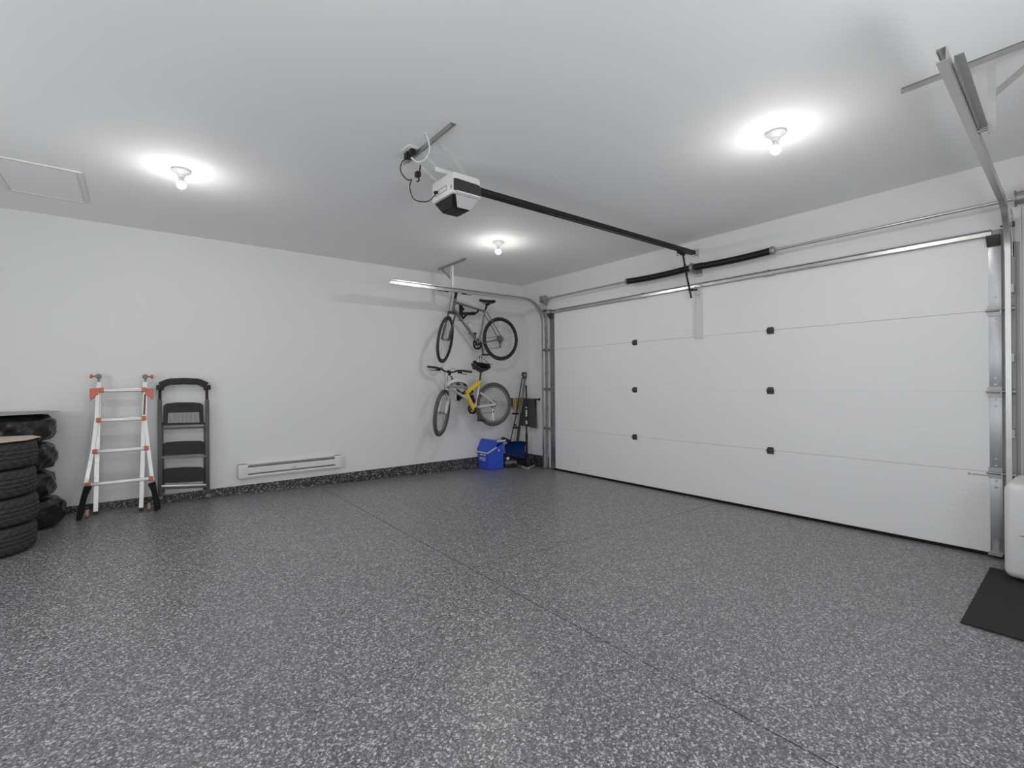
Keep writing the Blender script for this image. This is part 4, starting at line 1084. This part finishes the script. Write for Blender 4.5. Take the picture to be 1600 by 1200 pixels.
# things on the floor under the shovel
t = thing('tool_case', (-.40, -.40, fz(-.4)), 'low grey green and black case on floor beside the blue tub', 'case')
q0 = V((-.535, -.245, fz(-.535)+.001)); rzm = Matrix.Translation(q0) @ Matrix.Rotation(R(-25), 4, 'Z')
bm = B(); box(bm, (0, 0, 0), (.19, .10, .05), .01, rzm); obj('base', bm, m_black, t)
bm = B(); box(bm, (-.004, -.004, .05), (.194, .104, .10), .012, rzm); obj('lid', bm, m_green, t)
bm = B(); box(bm, (.10, -.012, .03), (.14, -.002, .07), .003, rzm); obj('latch', bm, m_black, t)
bm = B(); c_ = aty(-.30, 793.5, 716.5)
for v in blob(bm, c_, .027, 1, 1, .95): pass
tag(obj('white_ball', bm, m_sticker, origin=None), 'white rounded cap lying between blue tub and grey green case', 'ball')
def skate(x, y, rz, label):
    "low black ice cleat boot: sole, upper, pale straps, pale wheels"
    z = fz(x)+.001; t = thing('inline_skate', (x, y, z), label, 'skate', 'black skates in the corner')
    mx = Matrix.Translation(V((x, y, z))) @ Matrix.Rotation(rz, 4, 'Z')
    def tr(bm):
        for v in bm.verts: v.co = mx @ v.co
        return bm
    bm = B(); prism(bm, [(-.12, .05), (.13, .05), (.135, .075), (.08, .10), (.02, .13), (-.0, .17), (-.09, .17), (-.11, .12), (-.125, .07)], (0, -.035, 0), (1, 0, 0), (0, 0, 1), (0, .07, 0)); bmesh.ops.bevel(bm, geom=list(bm.edges), offset=.008, segments=2, affect='EDGES'); obj('boot', tr(bm), m_black, t)
    bm = B(); box(bm, (-.11, -.012, .028), (.12, .012, .052), .003); obj('chassis', tr(bm), m_grey, t)
    for q in (-.09, -.03, .03, .09):
        bm = B(); lathe(bm, [(0, -.010), (.014, -.012), (.024, -.004), (.024, .004), (.014, .012), (0, .010)], (q, 0, .024), (0, 1, 0), 16); obj('wheel', tr(bm), m_sticker, t)
    for q, h_ in ((.05, .105), (-.0, .135), (-.05, .155)):
        bm = B(); beam(bm, (q, -.037, h_-.02), (q+.005, .037, h_-.02), .018, .008); beam(bm, (q, -.039, h_-.02), (q, -.039, h_-.055), .006, .018, (1, 0, 0)); obj('buckle', tr(bm), m_chrome, t)
skate(-.33, -.49, R(78), 'black inline skate with pale wheels in front of the grey green case')
skate(-.17, -.46, R(30), 'black inline skate with pale wheels beside the door track foot')

# ================================================================= TOWELS
t = thing('towel_bar', (WX, -.22, 1.02), 'short black towel bar on the wall beside the door track', 'towel bar')
zb_ = atx(WX-.05, 835, 624).z; ya_, yb_ = -.03, atx(WX-.05, 840, 624).y
bm = B(); tube(bm, [(WX-.05, ya_, zb_), (WX-.05, yb_, zb_)], .009, 10); obj('bar', bm, m_black, t)
for y_ in (ya_-.01, yb_+.012):
    bm = B(); tube(bm, [(WX, y_, zb_), (WX-.055, y_, zb_)], .010, 10); lathe(bm, [(0, .006), (.022, .006), (.022, 0)], (WX, y_, zb_), (-1, 0, 0), 14); obj('post', bm, m_black, t)
def cloth(o, e1, w, zt_, hgt, nrm, m, name, label, flare=0., seed=1):
    "a towel folded over a bar: back and front leaf with soft waves"
    bm = B(); o = V(o); e1 = V(e1); nrm = V(nrm); nu, nv = 24, 18; rows = []
    for j in range(nv+1):
        v = j/nv; row = []
        for i in range(nu+1):
            u = i/nu; uu = (u-.5)*(1+flare*v)*w+w/2+flare*w*.3*v
            wv = (.010*math.sin(u*9+seed)+.006*math.sin(u*21+seed*2))*(.2+.8*v)
            row.append(bm.verts.new(o+e1*uu+nrm*(.016+wv)+V((0, 0, zt_-hgt*v+(.012*math.sin(u*4+seed) if j == nv else 0)))))
        rows.append(row)
    top = [bm.verts.new(o+e1*(i/nu*w)+nrm*0+V((0, 0, zt_+.012))) for i in range(nu+1)]
    bk = [bm.verts.new(o+e1*(i/nu*w)-nrm*.014+V((0, 0, zt_))) for i in range(nu+1)]
    bk2 = [bm.verts.new(o+e1*(i/nu*w)-nrm*.014+V((0, 0, zt_-hgt*.8))) for i in range(nu+1)]
    R_ = [bk2, bk, top]+rows
    for a, b in zip(R_, R_[1:]):
        for i in range(nu): bm.faces.new((a[i], a[i+1], b[i+1], b[i]))
    bmesh.ops.solidify(bm, geom=list(bm.faces), thickness=.006)
    return tag(obj(name, bm, m), label, 'towel')
hgt = zb_-atx(WX-.05, 830, 667).z
cloth((WX-.05, -.045, 0), (0, -1, 0), abs(yb_)-.10, zb_, hgt, (-1, 0, 0), m_brown, 'towel', 'dark brown towel hanging from the black bar in the corner', .12, 1)
ty = -.045; zy = aty(ty, 800, 623).z; xy0 = aty(ty, 799.5, 623).x; xy1 = -.035
t = thing('wall_hook', (xy0, 0, zy), 'small black peg rail on the left wall holding yellow cloth', 'hook')
bm = B(); tube(bm, [(xy0-.012, ty, zy), (xy1, ty, zy)], .007, 8); obj('rod', bm, m_black, t)
bm = B(); tube(bm, [(xy0-.006, 0, zy), (xy0-.006, ty, zy)], .009, 8); tube(bm, [(xy1, 0, zy), (xy1, ty, zy)], .009, 8); obj('post', bm, m_black, t)
cloth((xy0+.008, ty, 0), (1, 0, 0), xy1-xy0-.03, zy, .175, (0, -1, 0), m_ylw, 'cloth', 'small yellow cloth hanging left of the brown towel', 0, 3)

# ================================================================= RIGHT EDGE
# rubber mat
pts = [V((-.38, -5.655)), V((-1.64, -5.70)), V((-1.66, -6.70)), V((-.38, -6.66))]
bm = B(); va = [bm.verts.new((p.x, p.y, fz(p.x)+.001)) for p in pts]; vb = [bm.verts.new((p.x, p.y, fz(p.x)+.010)) for p in pts]
bm.faces.new(va); bm.faces.new(vb)
for i in range(4): bm.faces.new((va[i], va[(i+1) % 4], vb[(i+1) % 4], vb[i]))
tag(obj('floor_mat', bm, m_mat, flat=True), 'black rubber mat on the floor at the right edge', 'mat')
# white rounded appliance standing partly on the mat
ax0, ax1, ay0, ay1 = -.62, -.13, -5.748, -6.25; az = fz(ax0)+.012
t = thing('storage_bin', ((ax0+ax1)/2, (ay0+ay1)/2, az), 'white plastic bin with rounded corners standing at the right edge', 'bin')
def rbox(lo, hi, r, seg=5):
    bm = B(); c = (V(lo)+V(hi))/2; s = V(hi)-V(lo); g_ = bmesh.ops.create_cube(bm, size=1)
    for v in g_['verts']: v.co = V((v.co.x*s.x, v.co.y*s.y, v.co.z*s.z))+c
    bmesh.ops.bevel(bm, geom=list(bm.edges), offset=r, segments=seg, affect='EDGES', profile=.5); return bm
zsm = az+.30
obj('body', rbox((ax0, ay1, az+.012), (ax1, ay0, az+.63), .05), m_white, t)
bm = B(); box(bm, (ax0-.002, ay0-.14, zsm-.002), (ax0+.004, ay0-.075, zsm+.002)); obj('moulding_line', bm, m_grey, t)
for x in (ax0+.09, ax1-.09):
    for y in (ay0-.09, ay1+.09):
        bm = B(); lathe(bm, [(0, -.0), (.025, -.0), (.022, .03), (0, .03)], (x, y, fz(x)+(.011 if x < -.38 else .002)), n=14); obj('foot', bm, m_rubber, t)
